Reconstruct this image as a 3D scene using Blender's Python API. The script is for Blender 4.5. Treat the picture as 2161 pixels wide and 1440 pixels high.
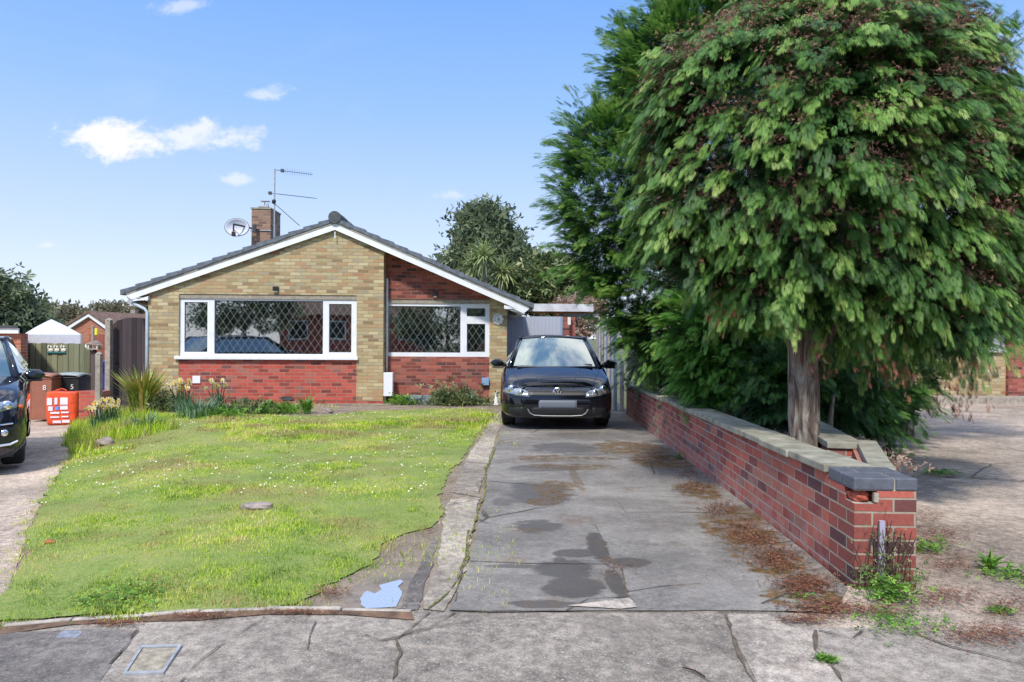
import bpy, bmesh, math, random
import numpy as np
from mathutils import Vector, Matrix
from math import sin, cos, pi, radians

for o in list(bpy.data.objects): bpy.data.objects.remove(o)
SC = bpy.context.scene
COL = SC.collection
random.seed(7); RNG = np.random.default_rng(11)

# ------------------------------------------------------------------ camera
CAMH = 1.287; F = 1500.0; ROLL = 0.0060
cam_d = bpy.data.cameras.new('camera'); cam = bpy.data.objects.new('camera', cam_d); COL.objects.link(cam)
cam_d.sensor_width = 36.0; cam_d.lens = 36.0 * F / 2161.0
cam_d.shift_y = -10.0 / 2161.0
cam_d.clip_start = 0.05; cam_d.clip_end = 3000
cam.matrix_world = Matrix.Translation((0, 0, CAMH)) @ Matrix.Rotation(pi/2, 4, 'X') @ Matrix.Rotation(ROLL, 4, 'Z')
SC.camera = cam

# ------------------------------------------------------------------ view
SC.view_settings.view_transform = 'Standard'; SC.view_settings.look = 'None'
SC.view_settings.gamma = 1.0; SC.view_settings.use_curve_mapping = False
SC.view_settings.exposure = 0.86
SC.render.engine = 'CYCLES'

SUN_DIR = Vector((-0.20, -0.76, 0.95)).normalized()      # towards the sun
SUN_EL = math.asin(SUN_DIR.z); SUN_ROT = math.atan2(SUN_DIR.x, SUN_DIR.y)

# node helper ----------------------------------------------------------------
class NT:
    def __init__(s, nt): s.nt = nt; s.n = nt.nodes; s.l = nt.links
    def new(s, t, **kw):
        n = s.n.new(t)
        for k, v in kw.items(): setattr(n, k, v)
        return n
    def put(s, sock, v):
        if v is None: return
        if isinstance(v, bpy.types.NodeSocket): s.l.new(v, sock)
        else:
            if isinstance(v, (tuple, list)) and len(v) == 3 and sock.type == 'RGBA': v = (*v, 1)
            sock.default_value = v
    def m(s, op, a, b=None, c=None, clamp=False):
        n = s.new('ShaderNodeMath', operation=op); n.use_clamp = clamp
        s.put(n.inputs[0], a); s.put(n.inputs[1], b); s.put(n.inputs[2], c)
        return n.outputs[0]
    def mix(s, f, a, b, bt='MIX'):
        n = s.new('ShaderNodeMix', data_type='RGBA', blend_type=bt)
        s.put(n.inputs[0], f); s.put(n.inputs[6], a); s.put(n.inputs[7], b)
        return n.outputs[2]
    def noise(s, vec, scale, detail=4, rough=.55, dist=0.0, out=0):
        n = s.new('ShaderNodeTexNoise'); s.put(n.inputs['Vector'], vec)
        n.inputs['Scale'].default_value = scale; n.inputs['Detail'].default_value = detail
        n.inputs['Roughness'].default_value = rough; n.inputs['Distortion'].default_value = dist
        return n.outputs[out]
    def voro(s, vec, scale, feature='F1', out='Distance', rnd=1.0):
        n = s.new('ShaderNodeTexVoronoi', feature=feature); s.put(n.inputs['Vector'], vec)
        n.inputs['Scale'].default_value = scale; n.inputs['Randomness'].default_value = rnd
        return n.outputs[out]
    def ramp(s, f, pts, interp='LINEAR'):
        n = s.new('ShaderNodeValToRGB'); s.put(n.inputs[0], f); cr = n.color_ramp; cr.interpolation = interp
        while len(cr.elements) < len(pts): cr.elements.new(0.5)
        for e, (p, c) in zip(cr.elements, pts):
            e.position = p
            e.color = (c, c, c, 1) if isinstance(c, (int, float)) else (*c, 1)
        return n.outputs[0]
    def mapr(s, v, a, b, c=0.0, d=1.0, smooth=True):
        n = s.new('ShaderNodeMapRange'); n.interpolation_type = 'SMOOTHSTEP' if smooth else 'LINEAR'
        s.put(n.inputs[0], v); s.put(n.inputs[1], a); s.put(n.inputs[2], b); s.put(n.inputs[3], c); s.put(n.inputs[4], d)
        return n.outputs[0]
    def bump(s, h, st=.3, d=.01):
        n = s.new('ShaderNodeBump'); s.put(n.inputs['Height'], h); n.inputs['Strength'].default_value = st
        n.inputs['Distance'].default_value = d
        return n.outputs[0]
    def coord(s, o='Object'): return s.new('ShaderNodeTexCoord').outputs[o]
    def sep(s, v):
        n = s.new('ShaderNodeSeparateXYZ'); s.put(n.inputs[0], v); return n.outputs
    def comb(s, x, y, z=0.0):
        n = s.new('ShaderNodeCombineXYZ'); s.put(n.inputs[0], x); s.put(n.inputs[1], y); s.put(n.inputs[2], z); return n.outputs[0]
    def mapping(s, v, sc=(1, 1, 1), loc=(0, 0, 0)):
        n = s.new('ShaderNodeMapping'); s.put(n.inputs[0], v); n.inputs['Scale'].default_value = sc; n.inputs['Location'].default_value = loc
        return n.outputs[0]

# ------------------------------------------------------------------ world
W = bpy.data.worlds.new('World'); SC.world = W; W.use_nodes = True
t = NT(W.node_tree); t.n.clear()
sky = t.new('ShaderNodeTexSky', sky_type='NISHITA', sun_disc=False)
sky.sun_elevation = SUN_EL; sky.sun_rotation = SUN_ROT; sky.altitude = 10
sky.air_density = 1.0; sky.dust_density = 0.4; sky.ozone_density = 1.6
d = t.coord('Generated'); sx, sy, sz = t.sep(d)
yy = t.m('MAXIMUM', sy, 0.02)
u = t.m('DIVIDE', sx, yy); v = t.m('DIVIDE', sz, yy)
uv = t.comb(u, v, 0)
nz = t.noise(t.mapping(uv, (1, 1.5, 1)), 15.0, 7, .62, .3)
nz2 = t.noise(t.mapping(uv, (1, 1.5, 1)), 45.0, 5, .6, .5)
nn = t.m('ADD', t.m('MULTIPLY', t.m('SUBTRACT', nz, .5), 2.6), t.m('MULTIPLY', t.m('SUBTRACT', nz2, .5), .9))
cl = None
for (px, py, hw, hh, op) in [(255, 305, 165, 52, 1.0), (400, 300, 140, 44, .75), (557, 203, 62, 26, .5), (500, 382, 55, 20, .5),
                             (380, 18, 60, 26, .45), (950, 412, 45, 20, .35), (100, 525, 30, 12, .4), (2110, 70, 70, 40, .3)]:
    u0 = (px - 1080.5)/F; v0 = (710 - py)/F
    a = t.m('DIVIDE', t.m('SUBTRACT', u, u0), hw/F); b = t.m('DIVIDE', t.m('SUBTRACT', v, v0), hh/F)
    b = t.m('MULTIPLY', b, t.m('ADD', 1.15, t.m('MULTIPLY', t.m('SIGN', b), -.15)))
    r2 = t.m('SQRT', t.m('ADD', t.m('MULTIPLY', a, a), t.m('MULTIPLY', b, b)))
    q = t.m('ADD', t.m('SUBTRACT', 1.25, t.m('MULTIPLY', r2, 1.25)), t.m('MULTIPLY', nn, 1.5))
    q = t.m('MULTIPLY', t.mapr(q, 0.0, 1.1), op)
    cl = q if cl is None else t.m('MAXIMUM', cl, q)
wisp = t.m('MULTIPLY', t.mapr(t.noise(t.mapping(uv, (1, 3.0, 1)), 3.2, 6, .6, .6), .55, .85), .10)
cl = t.m('MAXIMUM', cl, wisp)
cl = t.m('MULTIPLY', cl, t.mapr(sy, 0.02, .15))
grad = t.ramp(t.m('MAXIMUM', sz, 0.0), [(0.0, (.93, .99, 1.06)), (.12, (.70, .83, 1.06)), (.30, (.38, .63, 1.08)), (.43, (.245, .505, 1.08)), (1, (.34, .56, 1.0))])
grad = t.mix(1.0, grad, (3.6, 3.68, 4.05), 'MULTIPLY')
hi = t.m('MULTIPLY', t.mapr(t.noise(t.mapping(d, (1, 1, 1)), 2.2, 6, .6, .5), .42, .66), t.mapr(sz, .50, .72)); skyc = t.mix(.88, sky.outputs[0], grad)
skyc = t.mix(t.m('MULTIPLY', hi, .85), skyc, (9.5, 9.3, 9.0))  # overhead cloud out of view, added for whiter reflections and more fill light
skyc = t.mix(cl, skyc, (4.15, 4.15, 4.2))
bg = t.new('ShaderNodeBackground'); t.put(bg.inputs[0], skyc); bg.inputs[1].default_value = 0.138
wo = t.new('ShaderNodeOutputWorld'); t.l.new(bg.outputs[0], wo.inputs[0])

# ------------------------------------------------------------------ sun
sd = bpy.data.lights.new('sun', 'SUN'); sd.energy = 2.15; sd.angle = radians(5.0); sd.color = (1.0, .95, .87)
so = bpy.data.objects.new('sun', sd); COL.objects.link(so)
so.rotation_euler = (-SUN_DIR).to_track_quat('-Z', 'Y').to_euler()

# ------------------------------------------------------------------ geometry helpers
def ray(px, py):
    x = px - 1080.5; y = -(py - 720.0) - 10.0
    c, s_ = cos(ROLL), sin(ROLL)
    return Vector((x*c - y*s_, F, x*s_ + y*c))
def at(px, py, Y):                       # the point seen at a pixel, Y metres ahead
    r = ray(px, py); k = Y / r.y
    return Vector((r.x*k, Y, CAMH + r.z*k))
def sstep(a, b, v):
    k = min(1, max(0, (v-a)/(b-a))); return k*k*(3-2*k)
def gh(X, Y):                            # height of the ground
    Yc = min(26, max(-6, Y))
    xb = -2.64 - .555*(Yc-3.67)
    return -.0127*Yc - .035*max(0, Yc-2)*sstep(-.1, 2.0, xb + 1.4 - X)
def G(px, py):                           # ground point seen at a pixel
    r = ray(px, py); lo, hi = 0.5, 60.0
    f = lambda Y: CAMH + r.z*Y/F - gh(r.x*Y/F, Y)
    Y = 0.5
    while Y < 60 and f(Y) > 0: Y *= 1.03
    lo, hi = Y/1.03, Y
    for _ in range(30):
        m_ = (lo+hi)/2
        if f(m_) > 0: lo = m_
        else: hi = m_
    Y = lo; X = r.x*Y/F
    return Vector((X, Y, gh(X, Y)))

class MB:
    def __init__(s): s.v = []; s.f = []; s.mi = []
    def add(s, vs, fs, mi=0):
        o = len(s.v); s.v += [tuple(p) for p in vs]; s.f += [tuple(i+o for i in f) for f in fs]; s.mi += [mi]*len(fs); return s
    def box(s, a, b, mi=0, M=None):
        x0, y0, z0 = a; x1, y1, z1 = b
        x0, x1 = sorted((x0, x1)); y0, y1 = sorted((y0, y1)); z0, z1 = sorted((z0, z1))
        vs = [(x0,y0,z0),(x1,y0,z0),(x1,y1,z0),(x0,y1,z0),(x0,y0,z1),(x1,y0,z1),(x1,y1,z1),(x0,y1,z1)]
        if M: vs = [M @ Vector(p) for p in vs]
        return s.add(vs, [(0,3,2,1),(4,5,6,7),(0,1,5,4),(1,2,6,5),(2,3,7,6),(3,0,4,7)], mi)
    def prism(s, pts, y0, y1, mi=0):     # polygon in (x,z), extruded along y; pts counter-clockwise seen from -y
        n = len(pts)
        vs = [(x, y0, z) for x, z in pts] + [(x, y1, z) for x, z in pts]
        fs = [tuple(range(n)), tuple(range(2*n-1, n-1, -1))] + [(i, i+n, (i+1) % n+n, (i+1) % n) for i in range(n)]
        return s.add(vs, fs, mi)
    def vprism(s, pts, z0, z1, mi=0):    # polygon in (x,y), extruded up; z0/z1 may be functions
        n = len(pts); a = z0 if callable(z0) else (lambda x, y: z0); b = z1 if callable(z1) else (lambda x, y: z1)
        vs = [(x, y, a(x, y)) for x, y in pts] + [(x, y, b(x, y)) for x, y in pts]
        fs = [tuple(range(n-1, -1, -1)), tuple(range(n, 2*n))] + [(i, (i+1) % n, (i+1) % n+n, i+n) for i in range(n)]
        return s.add(vs, fs, mi)
    def tube(s, pts, r, n=8, mi=0, caps=True):
        pts = [Vector(p) for p in pts]; rs = r if isinstance(r, (list, tuple)) else [r]*len(pts)
        o = len(s.v); up = Vector((0, 0, 1))
        for i, p in enumerate(pts):
            dd = (pts[min(i+1, len(pts)-1)] - pts[max(i-1, 0)]).normalized()
            if abs(dd.dot(up)) > .95: up = Vector((1, 0, 0)) if abs(dd.x) < .9 else Vector((0, 1, 0))
            a = dd.cross(up).normalized(); b = a.cross(dd).normalized(); up = b
            for k in range(n):
                th = 2*pi*k/n; s.v.append(tuple(p + rs[i]*(cos(th)*a + sin(th)*b)))
        m_ = len(pts)
        for i in range(m_-1):
            for k in range(n):
                s.f.append((o+i*n+k, o+i*n+(k+1) % n, o+(i+1)*n+(k+1) % n, o+(i+1)*n+k)); s.mi.append(mi)
        if caps:
            s.f.append(tuple(o+k for k in range(n-1, -1, -1))); s.f.append(tuple(o+(m_-1)*n+k for k in range(n))); s.mi += [mi, mi]
        return s
    def lathe(s, prof, c=(0, 0, 0), axis='Z', n=24, mi=0):   # prof = [(r,h)]
        o = len(s.v); c = Vector(c)
        for r, h in prof:
            for k in range(n):
                th = 2*pi*k/n; a, b = r*cos(th), r*sin(th)
                p = {'Z': (a, b, h), 'Y': (a, h, b), 'X': (h, a, b)}[axis]
                s.v.append(tuple(c + Vector(p)))
        for i in range(len(prof)-1):
            for k in range(n):
                s.f.append((o+i*n+k, o+i*n+(k+1) % n, o+(i+1)*n+(k+1) % n, o+(i+1)*n+k)); s.mi.append(mi)
        s.f.append(tuple(o+k for k in range(n-1, -1, -1))); s.f.append(tuple(o+(len(prof)-1)*n+k for k in range(n))); s.mi += [mi, mi]
        return s
    def rock(s, c, r, sc=(1, 1, .6), seed=0, mi=0):
        bm = bmesh.new(); bmesh.ops.create_icosphere(bm, subdivisions=3, radius=1); rr = random.Random(seed)
        ph = [rr.uniform(0, 6) for _ in range(6)]
        vs = []
        for q in bm.verts:
            p = q.co; k = 1 + .16*sin(3*p.x+ph[0])*cos(2.5*p.y+ph[1]) + .1*sin(6*p.z+ph[2]+4*p.x) + .05*sin(11*p.y+ph[3])
            vs.append(Vector(c) + Vector((p.x*sc[0], p.y*sc[1], p.z*sc[2]))*r*k)
        bm.verts.index_update()
        fs = [tuple(q.index for q in f.verts) for f in bm.faces]; bm.free()
        return s.add(vs, fs, mi)
    def build(s, name, mats, parent=None, smooth=False, bevel=0, M=None, fixn=False):
        me = bpy.data.meshes.new(name); vs = s.v if M is None else [tuple(M @ Vector(p)) for p in s.v]
        me.from_pydata(vs, [], s.f)
        for mm in (mats if isinstance(mats, (list, tuple)) else [mats]): me.materials.append(mm)
        me.polygons.foreach_set('material_index', s.mi)
        if smooth: me.polygons.foreach_set('use_smooth', [True]*len(s.f))
        me.update()
        if fixn:
            bm = bmesh.new(); bm.from_mesh(me); bmesh.ops.recalc_face_normals(bm, faces=bm.faces); bm.to_mesh(me); bm.free()
        uvl = me.uv_layers.new(name='UVMap'); data = uvl.data
        for p in me.polygons:
            nrm = p.normal; ax, ay, az = abs(nrm.x), abs(nrm.y), abs(nrm.z)
            for li in p.loop_indices:
                c = me.vertices[me.loops[li].vertex_index].co
                data[li].uv = (c.x, c.y) if (az > ax and az > ay) else ((c.x, c.z) if ay >= ax else (c.y, c.z))
        o = bpy.data.objects.new(name, me); COL.objects.link(o)
        if parent: o.parent = parent
        if bevel:
            b = o.modifiers.new('bevel', 'BEVEL'); b.width = bevel; b.segments = 2; b.limit_method = 'ANGLE'; b.angle_limit = radians(40)
        return o

def tag(o, label=None, cat=None, group=None, kind=None):
    if label: o['label'] = label
    if cat: o['category'] = cat
    if group: o['group'] = group
    if kind: o['kind'] = kind
    return o
def thing(name, label, cat, loc=(0, 0, 0), rz=0.0, group=None):
    o = bpy.data.objects.new(name, None); COL.objects.link(o); o.location = loc; o.rotation_euler = (0, 0, rz)
    o.empty_display_size = .1
    return tag(o, label, cat, group)
def copy_tree(o, parent=None):
    c = o.copy(); COL.objects.link(c)
    if parent: c.parent = parent
    for ch in o.children: copy_tree(ch, c)
    return c

def sheet(name, pts, mat, off=0.0, cell=.5, kind='structure', parent=None):   # flat ground sheet following the terrain
    bm = bmesh.new(); vs = [bm.verts.new((p[0], p[1], 0)) for p in pts]; bm.faces.new(vs)
    xs = [p[0] for p in pts]; ys = [p[1] for p in pts]
    for ax, (lo, hi) in ((0, (min(xs), max(xs))), (1, (min(ys), max(ys)))):
        k = math.ceil(lo/cell)*cell
        while k < hi:
            co = (k, 0, 0) if ax == 0 else (0, k, 0); no = (1, 0, 0) if ax == 0 else (0, 1, 0)
            bmesh.ops.bisect_plane(bm, geom=bm.verts[:]+bm.edges[:]+bm.faces[:], plane_co=co, plane_no=no); k += cell
    for q in bm.verts: q.co.z = gh(q.co.x, q.co.y) + off
    bmesh.ops.triangulate(bm, faces=bm.faces[:])
    for f in bm.faces:
        f.normal_update()
        if f.normal.z < 0: f.normal_flip()
    me = bpy.data.meshes.new(name); bm.to_mesh(me); bm.free(); me.materials.append(mat)
    o = bpy.data.objects.new(name, me); COL.objects.link(o)
    if kind: o['kind'] = kind
    return o
def gpts(l): return [tuple(G(*p)[:2]) for p in l]

def rough(pts, amp=.02, seg=.05, seed=1):
    rr = random.Random(seed); out = []; n = len(pts); ox = oy = 0.0
    for i in range(n):
        a, b_ = Vector(pts[i]), Vector(pts[(i+1) % n]); k = max(1, min(90, int((b_-a).length/seg)))
        for j in range(k):
            ox = ox*.82+rr.gauss(0, amp*.5); oy = oy*.82+rr.gauss(0, amp*.5); q = a.lerp(b_, j/k); out.append((q.x+ox, q.y+oy))
    return out
def cloud_mesh(name, mat, parent, C, A, Nn, L, T, tmpl):
    """many small leaves as one mesh. C centres, A axes, Nn normals, L lengths, T tints; tmpl (K,m,3) leaf polygons."""
    A = A/np.linalg.norm(A, axis=1, keepdims=True)
    B = np.cross(Nn, A); B /= (np.linalg.norm(B, axis=1, keepdims=True)+1e-9); Nn = np.cross(A, B)
    K, m_, _ = tmpl.shape; n = len(C)
    P = tmpl.reshape(-1, 3)
    V = C[:, None, :] + L[:, None, None]*(P[None, :, 0:1]*A[:, None, :] + P[None, :, 1:2]*B[:, None, :] + P[None, :, 2:3]*Nn[:, None, :])
    V = V.reshape(-1, 3); nv = len(V); nf = n*K
    me = bpy.data.meshes.new(name); me.vertices.add(nv); me.vertices.foreach_set('co', V.astype(np.float32).ravel())
    me.loops.add(nv); me.loops.foreach_set('vertex_index', np.arange(nv, dtype=np.int32))
    me.polygons.add(nf); me.polygons.foreach_set('loop_start', np.arange(0, nv, m_, dtype=np.int32))
    try: me.polygons.foreach_set('loop_total', np.full(nf, m_, dtype=np.int32))
    except Exception: pass
    at_ = me.attributes.new('tint', 'FLOAT', 'POINT'); at_.data.foreach_set('value', np.repeat(T, K*m_).astype(np.float32))
    me.materials.append(mat); me.update(calc_edges=True); me.validate()
    o = bpy.data.objects.new(name, me); COL.objects.link(o)
    if parent: o.parent = parent
    return o

# ------------------------------------------------------------------ materials
def mat(name):
    m_ = bpy.data.materials.new(name); m_.use_nodes = True; t = NT(m_.node_tree)
    b = t.n['Principled BSDF']; return m_, t, b
def plain(name, col, rough=.6, metal=0.0, var=.08, scale=6.0, bump=0.0, spec=.5, coat=0.0):
    m_, t, b = mat(name)
    co = t.coord(); n = t.noise(co, scale, 5)
    f = t.mapr(n, .25, .75, 1-var*1.6, 1+var*1.6, False)
    t.put(b.inputs['Base Color'], t.mix(1.0, (*col, 1), t.comb(f, f, f), 'MULTIPLY'))
    t.put(b.inputs['Roughness'], t.mapr(n, .3, .7, max(.02, rough-.06), min(1, rough+.06), False)); b.inputs['Metallic'].default_value = metal
    b.inputs['Specular IOR Level'].default_value = spec; b.inputs['Coat Weight'].default_value = coat
    b.inputs['Coat Roughness'].default_value = .03
    if bump: t.put(b.inputs['Normal'], t.bump(t.noise(co, scale*6, 4), bump, .01))
    return m_
def brick(name, pts, mortar, vari=.25, width=.225, row=.075, ms=.0075, whiten=0.0, rough=.85):
    m_, t, b = mat(name); uv = t.coord('UV'); ob = t.coord()
    uvw = t.mapping(uv, (1, 1, 1), (37.03, 20.0, 0))
    bt = t.new('ShaderNodeTexBrick'); t.put(bt.inputs['Vector'], uvw)
    t.put(bt.inputs['Color1'], (0, 0, 0)); t.put(bt.inputs['Color2'], (1, 1, 1)); t.put(bt.inputs['Mortar'], (.5, .5, .5))
    bt.inputs['Scale'].default_value = 1; bt.inputs['Mortar Size'].default_value = ms; bt.inputs['Mortar Smooth'].default_value = .25
    bt.inputs['Brick Width'].default_value = width; bt.inputs['Row Height'].default_value = row
    bt.offset = .5
    c = t.ramp(bt.outputs['Color'], pts)
    n1 = t.noise(ob, 2.2, 3); n2 = t.noise(ob, 45, 4, .7); n3 = t.noise(ob, 9, 4)
    k = t.m('ADD', t.m('MULTIPLY', t.m('SUBTRACT', n2, .5), vari*2), t.m('ADD', 1.0, t.m('MULTIPLY', t.m('SUBTRACT', n1, .5), vari)))
    c = t.mix(1.0, c, t.comb(k, k, k), 'MULTIPLY')
    mc = t.mix(t.mapr(n3, .3, .7), mortar, tuple(x*.7 for x in mortar))
    c = t.mix(bt.outputs['Fac'], c, mc)
    if whiten:
        z = t.sep(uv)[1]
        w = t.m('MULTIPLY', t.m('MULTIPLY', t.mapr(t.noise(ob, 7, 5, .7), .4, .6), t.mapr(t.m('ADD', z, t.m('MULTIPLY', t.m('SUBTRACT', t.noise(ob, 3.5, 5, .65), .5), -.5)), -.12, .42, 1, 0)), whiten)
        c = t.mix(w, c, (.46, .43, .40))
    t.put(b.inputs['Base Color'], c); b.inputs['Roughness'].default_value = rough
    h = t.m('SUBTRACT', t.m('MULTIPLY', n2, .5), bt.outputs['Fac'])
    t.put(b.inputs['Normal'], t.bump(h, .55, .006))
    return m_
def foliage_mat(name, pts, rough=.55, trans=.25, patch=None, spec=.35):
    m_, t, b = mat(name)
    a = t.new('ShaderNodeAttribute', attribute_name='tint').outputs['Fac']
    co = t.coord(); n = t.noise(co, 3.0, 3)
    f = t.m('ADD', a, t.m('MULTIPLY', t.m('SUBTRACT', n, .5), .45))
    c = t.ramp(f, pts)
    if patch:
        sc, col, lo, hi, amt = patch
        c = t.mix(t.m('MULTIPLY', t.mapr(t.noise(co, sc, 5, .6), lo, hi), amt), c, col)
    t.put(b.inputs['Base Color'], c); b.inputs['Roughness'].default_value = rough; b.inputs['Specular IOR Level'].default_value = spec
    tr = t.new('ShaderNodeBsdfTranslucent'); t.put(tr.inputs[0], c)
    mx = t.new('ShaderNodeMixShader'); mx.inputs[0].default_value = trans
    t.l.new(b.outputs[0], mx.inputs[1]); t.l.new(tr.outputs[0], mx.inputs[2])
    t.l.new(mx.outputs[0], t.n['Material Output'].inputs[0])
    return m_
def glass(name, refl=.9, tint=(.75, .85, .85), base=.05):
    m_, t, b = mat(name)
    fr = t.new('ShaderNodeFresnel'); fr.inputs[0].default_value = 1.5
    co = t.coord()
    nb = t.bump(t.noise(co, 1.3, 2), .05, .02)
    gl = t.new('ShaderNodeBsdfGlossy'); gl.inputs['Roughness'].default_value = .015; t.put(gl.inputs['Normal'], nb)
    tr = t.new('ShaderNodeBsdfTransparent'); t.put(tr.inputs[0], tint)
    f = t.m('ADD', t.m('MULTIPLY', fr.outputs[0], refl), base, clamp=True)
    mx = t.new('ShaderNodeMixShader'); t.put(mx.inputs[0], f); t.l.new(tr.outputs[0], mx.inputs[1]); t.l.new(gl.outputs[0], mx.inputs[2])
    t.l.new(mx.outputs[0], t.n['Material Output'].inputs[0]); return m_

YB = [(0, (.24, .16, .085)), (.10, (.36, .25, .12)), (.28, (.45, .35, .18)), (.45, (.54, .45, .25)), (.58, (.36, .30, .19)), (.72, (.46, .36, .18)), (.84, (.43, .24, .11)), (.92, (.56, .48, .28)), (1, (.36, .16, .08))]
RB = [(0, (.16, .045, .035)), (.15, (.30, .060, .042)), (.45, (.45, .075, .05)), (.75, (.52, .10, .07)), (.9, (.36, .15, .11)), (1, (.14, .06, .055))]
RD = [(0, (.10, .035, .03)), (.2, (.22, .055, .042)), (.5, (.34, .085, .06)), (.75, (.42, .13, .09)), (.9, (.24, .09, .075)), (1, (.09, .04, .04))]
M = dict(
    ybrick=brick('yellow_stock_brick', YB, (.36, .31, .22), .4),
    rbrick=brick('red_brick', RB, (.40, .22, .17)),
    rbrick2=brick('weathered_red_brick', RD, (.30, .17, .13)),
    wallbrick=brick('garden_wall_brick', [(0, (.12, .05, .05)), (.12, (.24, .055, .045)), (.4, (.38, .08, .055)), (.75, (.46, .125, .08)), (.92, (.36, .15, .11)), (1, (.18, .09, .09))], (.42, .36, .29), .5, ms=.006, whiten=.3),
    pierbrick=brick('pier_brick', [(0, (.10, .045, .045)), (.35, (.20, .06, .05)), (.65, (.30, .08, .06)), (.85, (.42, .10, .07)), (1, (.5, .13, .09))], (.42, .36, .27), .5, ms=.006),
    blue=plain('engineering_brick', (.115, .125, .15), .5, var=.15, scale=25, bump=.3),
    chim=brick('chimney_brick', [(0, (.14, .08, .05)), (.5, (.26, .15, .10)), (1, (.34, .20, .12))], (.30, .25, .2)),
    orangebrick=brick('orange_brick', [(0, (.36, .09, .04)), (.5, (.48, .13, .06)), (1, (.40, .16, .09))], (.45, .36, .28)),
    upvc=plain('white_plastic', (.80, .82, .86), .28, var=.03),
    barge=plain('white_painted_board', (.82, .84, .86), .4, var=.05),
    sash=plain('grey_gasket', (.09, .10, .11), .6),
    lead=plain('lead_strip', (.24, .26, .27), .5),
    mortar=plain('mortar', (.40, .36, .29), .9, var=.2, scale=20, bump=.3),
    lintel=plain('concrete_lintel', (.33, .29, .23), .85, var=.2, scale=14, bump=.2),
    tile=plain('grey_roof_tile', (.125, .145, .175), .75, var=.3, scale=9, bump=.4),
    ridge=plain('ridge_tile', (.075, .085, .09), .8, var=.25, scale=14, bump=.4),
    brtile=plain('brown_roof_tile', (.17, .10, .07), .85, var=.3, scale=5, bump=.4),
    black=plain('black_plastic', (.018, .019, .021), .4),
    dkgrey=plain('dark_grey_plastic', (.06, .065, .07), .45),
    grey=plain('grey_painted_metal', (.36, .38, .41), .45, var=.1),
    galv=plain('galvanised_metal', (.38, .39, .40), .5, metal=.2, var=.2, scale=20),
    dish=plain('dish_white', (.60, .63, .70), .4),
    room=plain('room_plaster', (.55, .53, .48), .9),
    curtain=plain('pale_green_curtain', (.62, .68, .58), .9, var=.12, scale=12),
    cream=plain('cream_shade', (.75, .72, .60), .8),
    conc=plain('weathered_coping', (.30, .285, .22), .9, var=.3, scale=7, bump=.35),
    conc2=plain('concrete_post', (.33, .29, .24), .9, var=.25, scale=12, bump=.3),
    wood_dk=None, trough=plain('blue_grey_trough', (.20, .25, .33), .6, var=.15, scale=10),
    bluebox=plain('blue_box', (.22, .36, .55), .5), white=plain('white_paint', (.8, .8, .78), .5),
    brownbin=plain('brown_plastic', (.34, .13, .08), .5, var=.08), brownlid=plain('brown_lid', (.36, .16, .10), .45, var=.08),
    greenbin=plain('green_plastic', (.03, .13, .06), .45),
    marquee=plain('white_canvas', (.56, .58, .64), .7, var=.06),
    rubber=plain('tyre_rubber', (.022, .022, .023), .85), alloy=plain('alloy_rim', (.45, .46, .48), .3, metal=.8),
    chrome=plain('chrome', (.75, .77, .8), .12, metal=1.0), plate=plain('number_plate', (.13, .15, .19), .6, var=.05),
    glass=glass('window_glass', 2.0, (.84, .90, .88), .34), carglass=None,
    stone=plain('grey_stone', (.30, .25, .22), .9, var=.3, scale=12, bump=.5),
    soil=plain('dark_soil', (.055, .038, .028), .95, var=.4, scale=9, bump=.8),
    orange=plain('orange_woven_bag', (.75, .085, .02), .6, var=.12, scale=14), bagwhite=plain('printed_white', (.72, .72, .76), .6),
    blueprint=plain('printed_blue', (.15, .25, .62), .6), yellow=plain('yellow_plastic', (.85, .72, .03), .5),
    rust=plain('rusty_timber', (.34, .13, .045), .85, var=.4, scale=5), teal=plain('teal_paint', (.03, .16, .16), .6),
    bluemetal=plain('blue_grey_panel', (.24, .36, .50), .55, var=.1),
)
def paint(name, col):
    m_, t, b = mat(name); co = t.coord()
    n = t.noise(co, 180, 2); f = t.m('ADD', .85, t.m('MULTIPLY', n, .3))
    t.put(b.inputs['Base Color'], t.mix(1.0, (*col, 1), t.comb(f, f, f), 'MULTIPLY'))
    b.inputs['Metallic'].default_value = .0; b.inputs['Roughness'].default_value = .5; b.inputs['Specular IOR Level'].default_value = .0
    b.inputs['Coat Weight'].default_value = 1; b.inputs['Coat Roughness'].default_value = .02; b.inputs['Coat IOR'].default_value = 1.6
    return m_
M['carblack'] = paint('black_car_paint', (.006, .007, .011)); M['suvblack'] = paint('dark_blue_car_paint', (.014, .018, .030))
m_, t, b = mat('car_glass'); t.put(b.inputs['Base Color'], (.03, .07, .065)); b.inputs['Roughness'].default_value = .03
gl = t.new('ShaderNodeBsdfGlossy'); gl.inputs['Roughness'].default_value = .02; t.put(gl.inputs['Color'], (.92, 1.0, .98)); mx = t.new('ShaderNodeMixShader'); lw = t.new('ShaderNodeLayerWeight'); lw.inputs[0].default_value = .35
t.put(mx.inputs[0], t.m('ADD', .25, t.m('MULTIPLY', lw.outputs['Fresnel'], .6), clamp=True)); t.l.new(b.outputs[0], mx.inputs[1]); t.l.new(gl.outputs[0], mx.inputs[2]); t.l.new(mx.outputs[0], t.n['Material Output'].inputs[0]); M['carglass'] = m_
m_, t, b = mat('headlight_lens'); t.put(b.inputs['Base Color'], (.35, .38, .42)); b.inputs['Metallic'].default_value = .65; b.inputs['Roughness'].default_value = .15
b.inputs['Coat Weight'].default_value = 1; t.put(b.inputs['Normal'], t.bump(t.noise(t.coord(), 30, 3), .5, .01)); M['lens'] = m_
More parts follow.
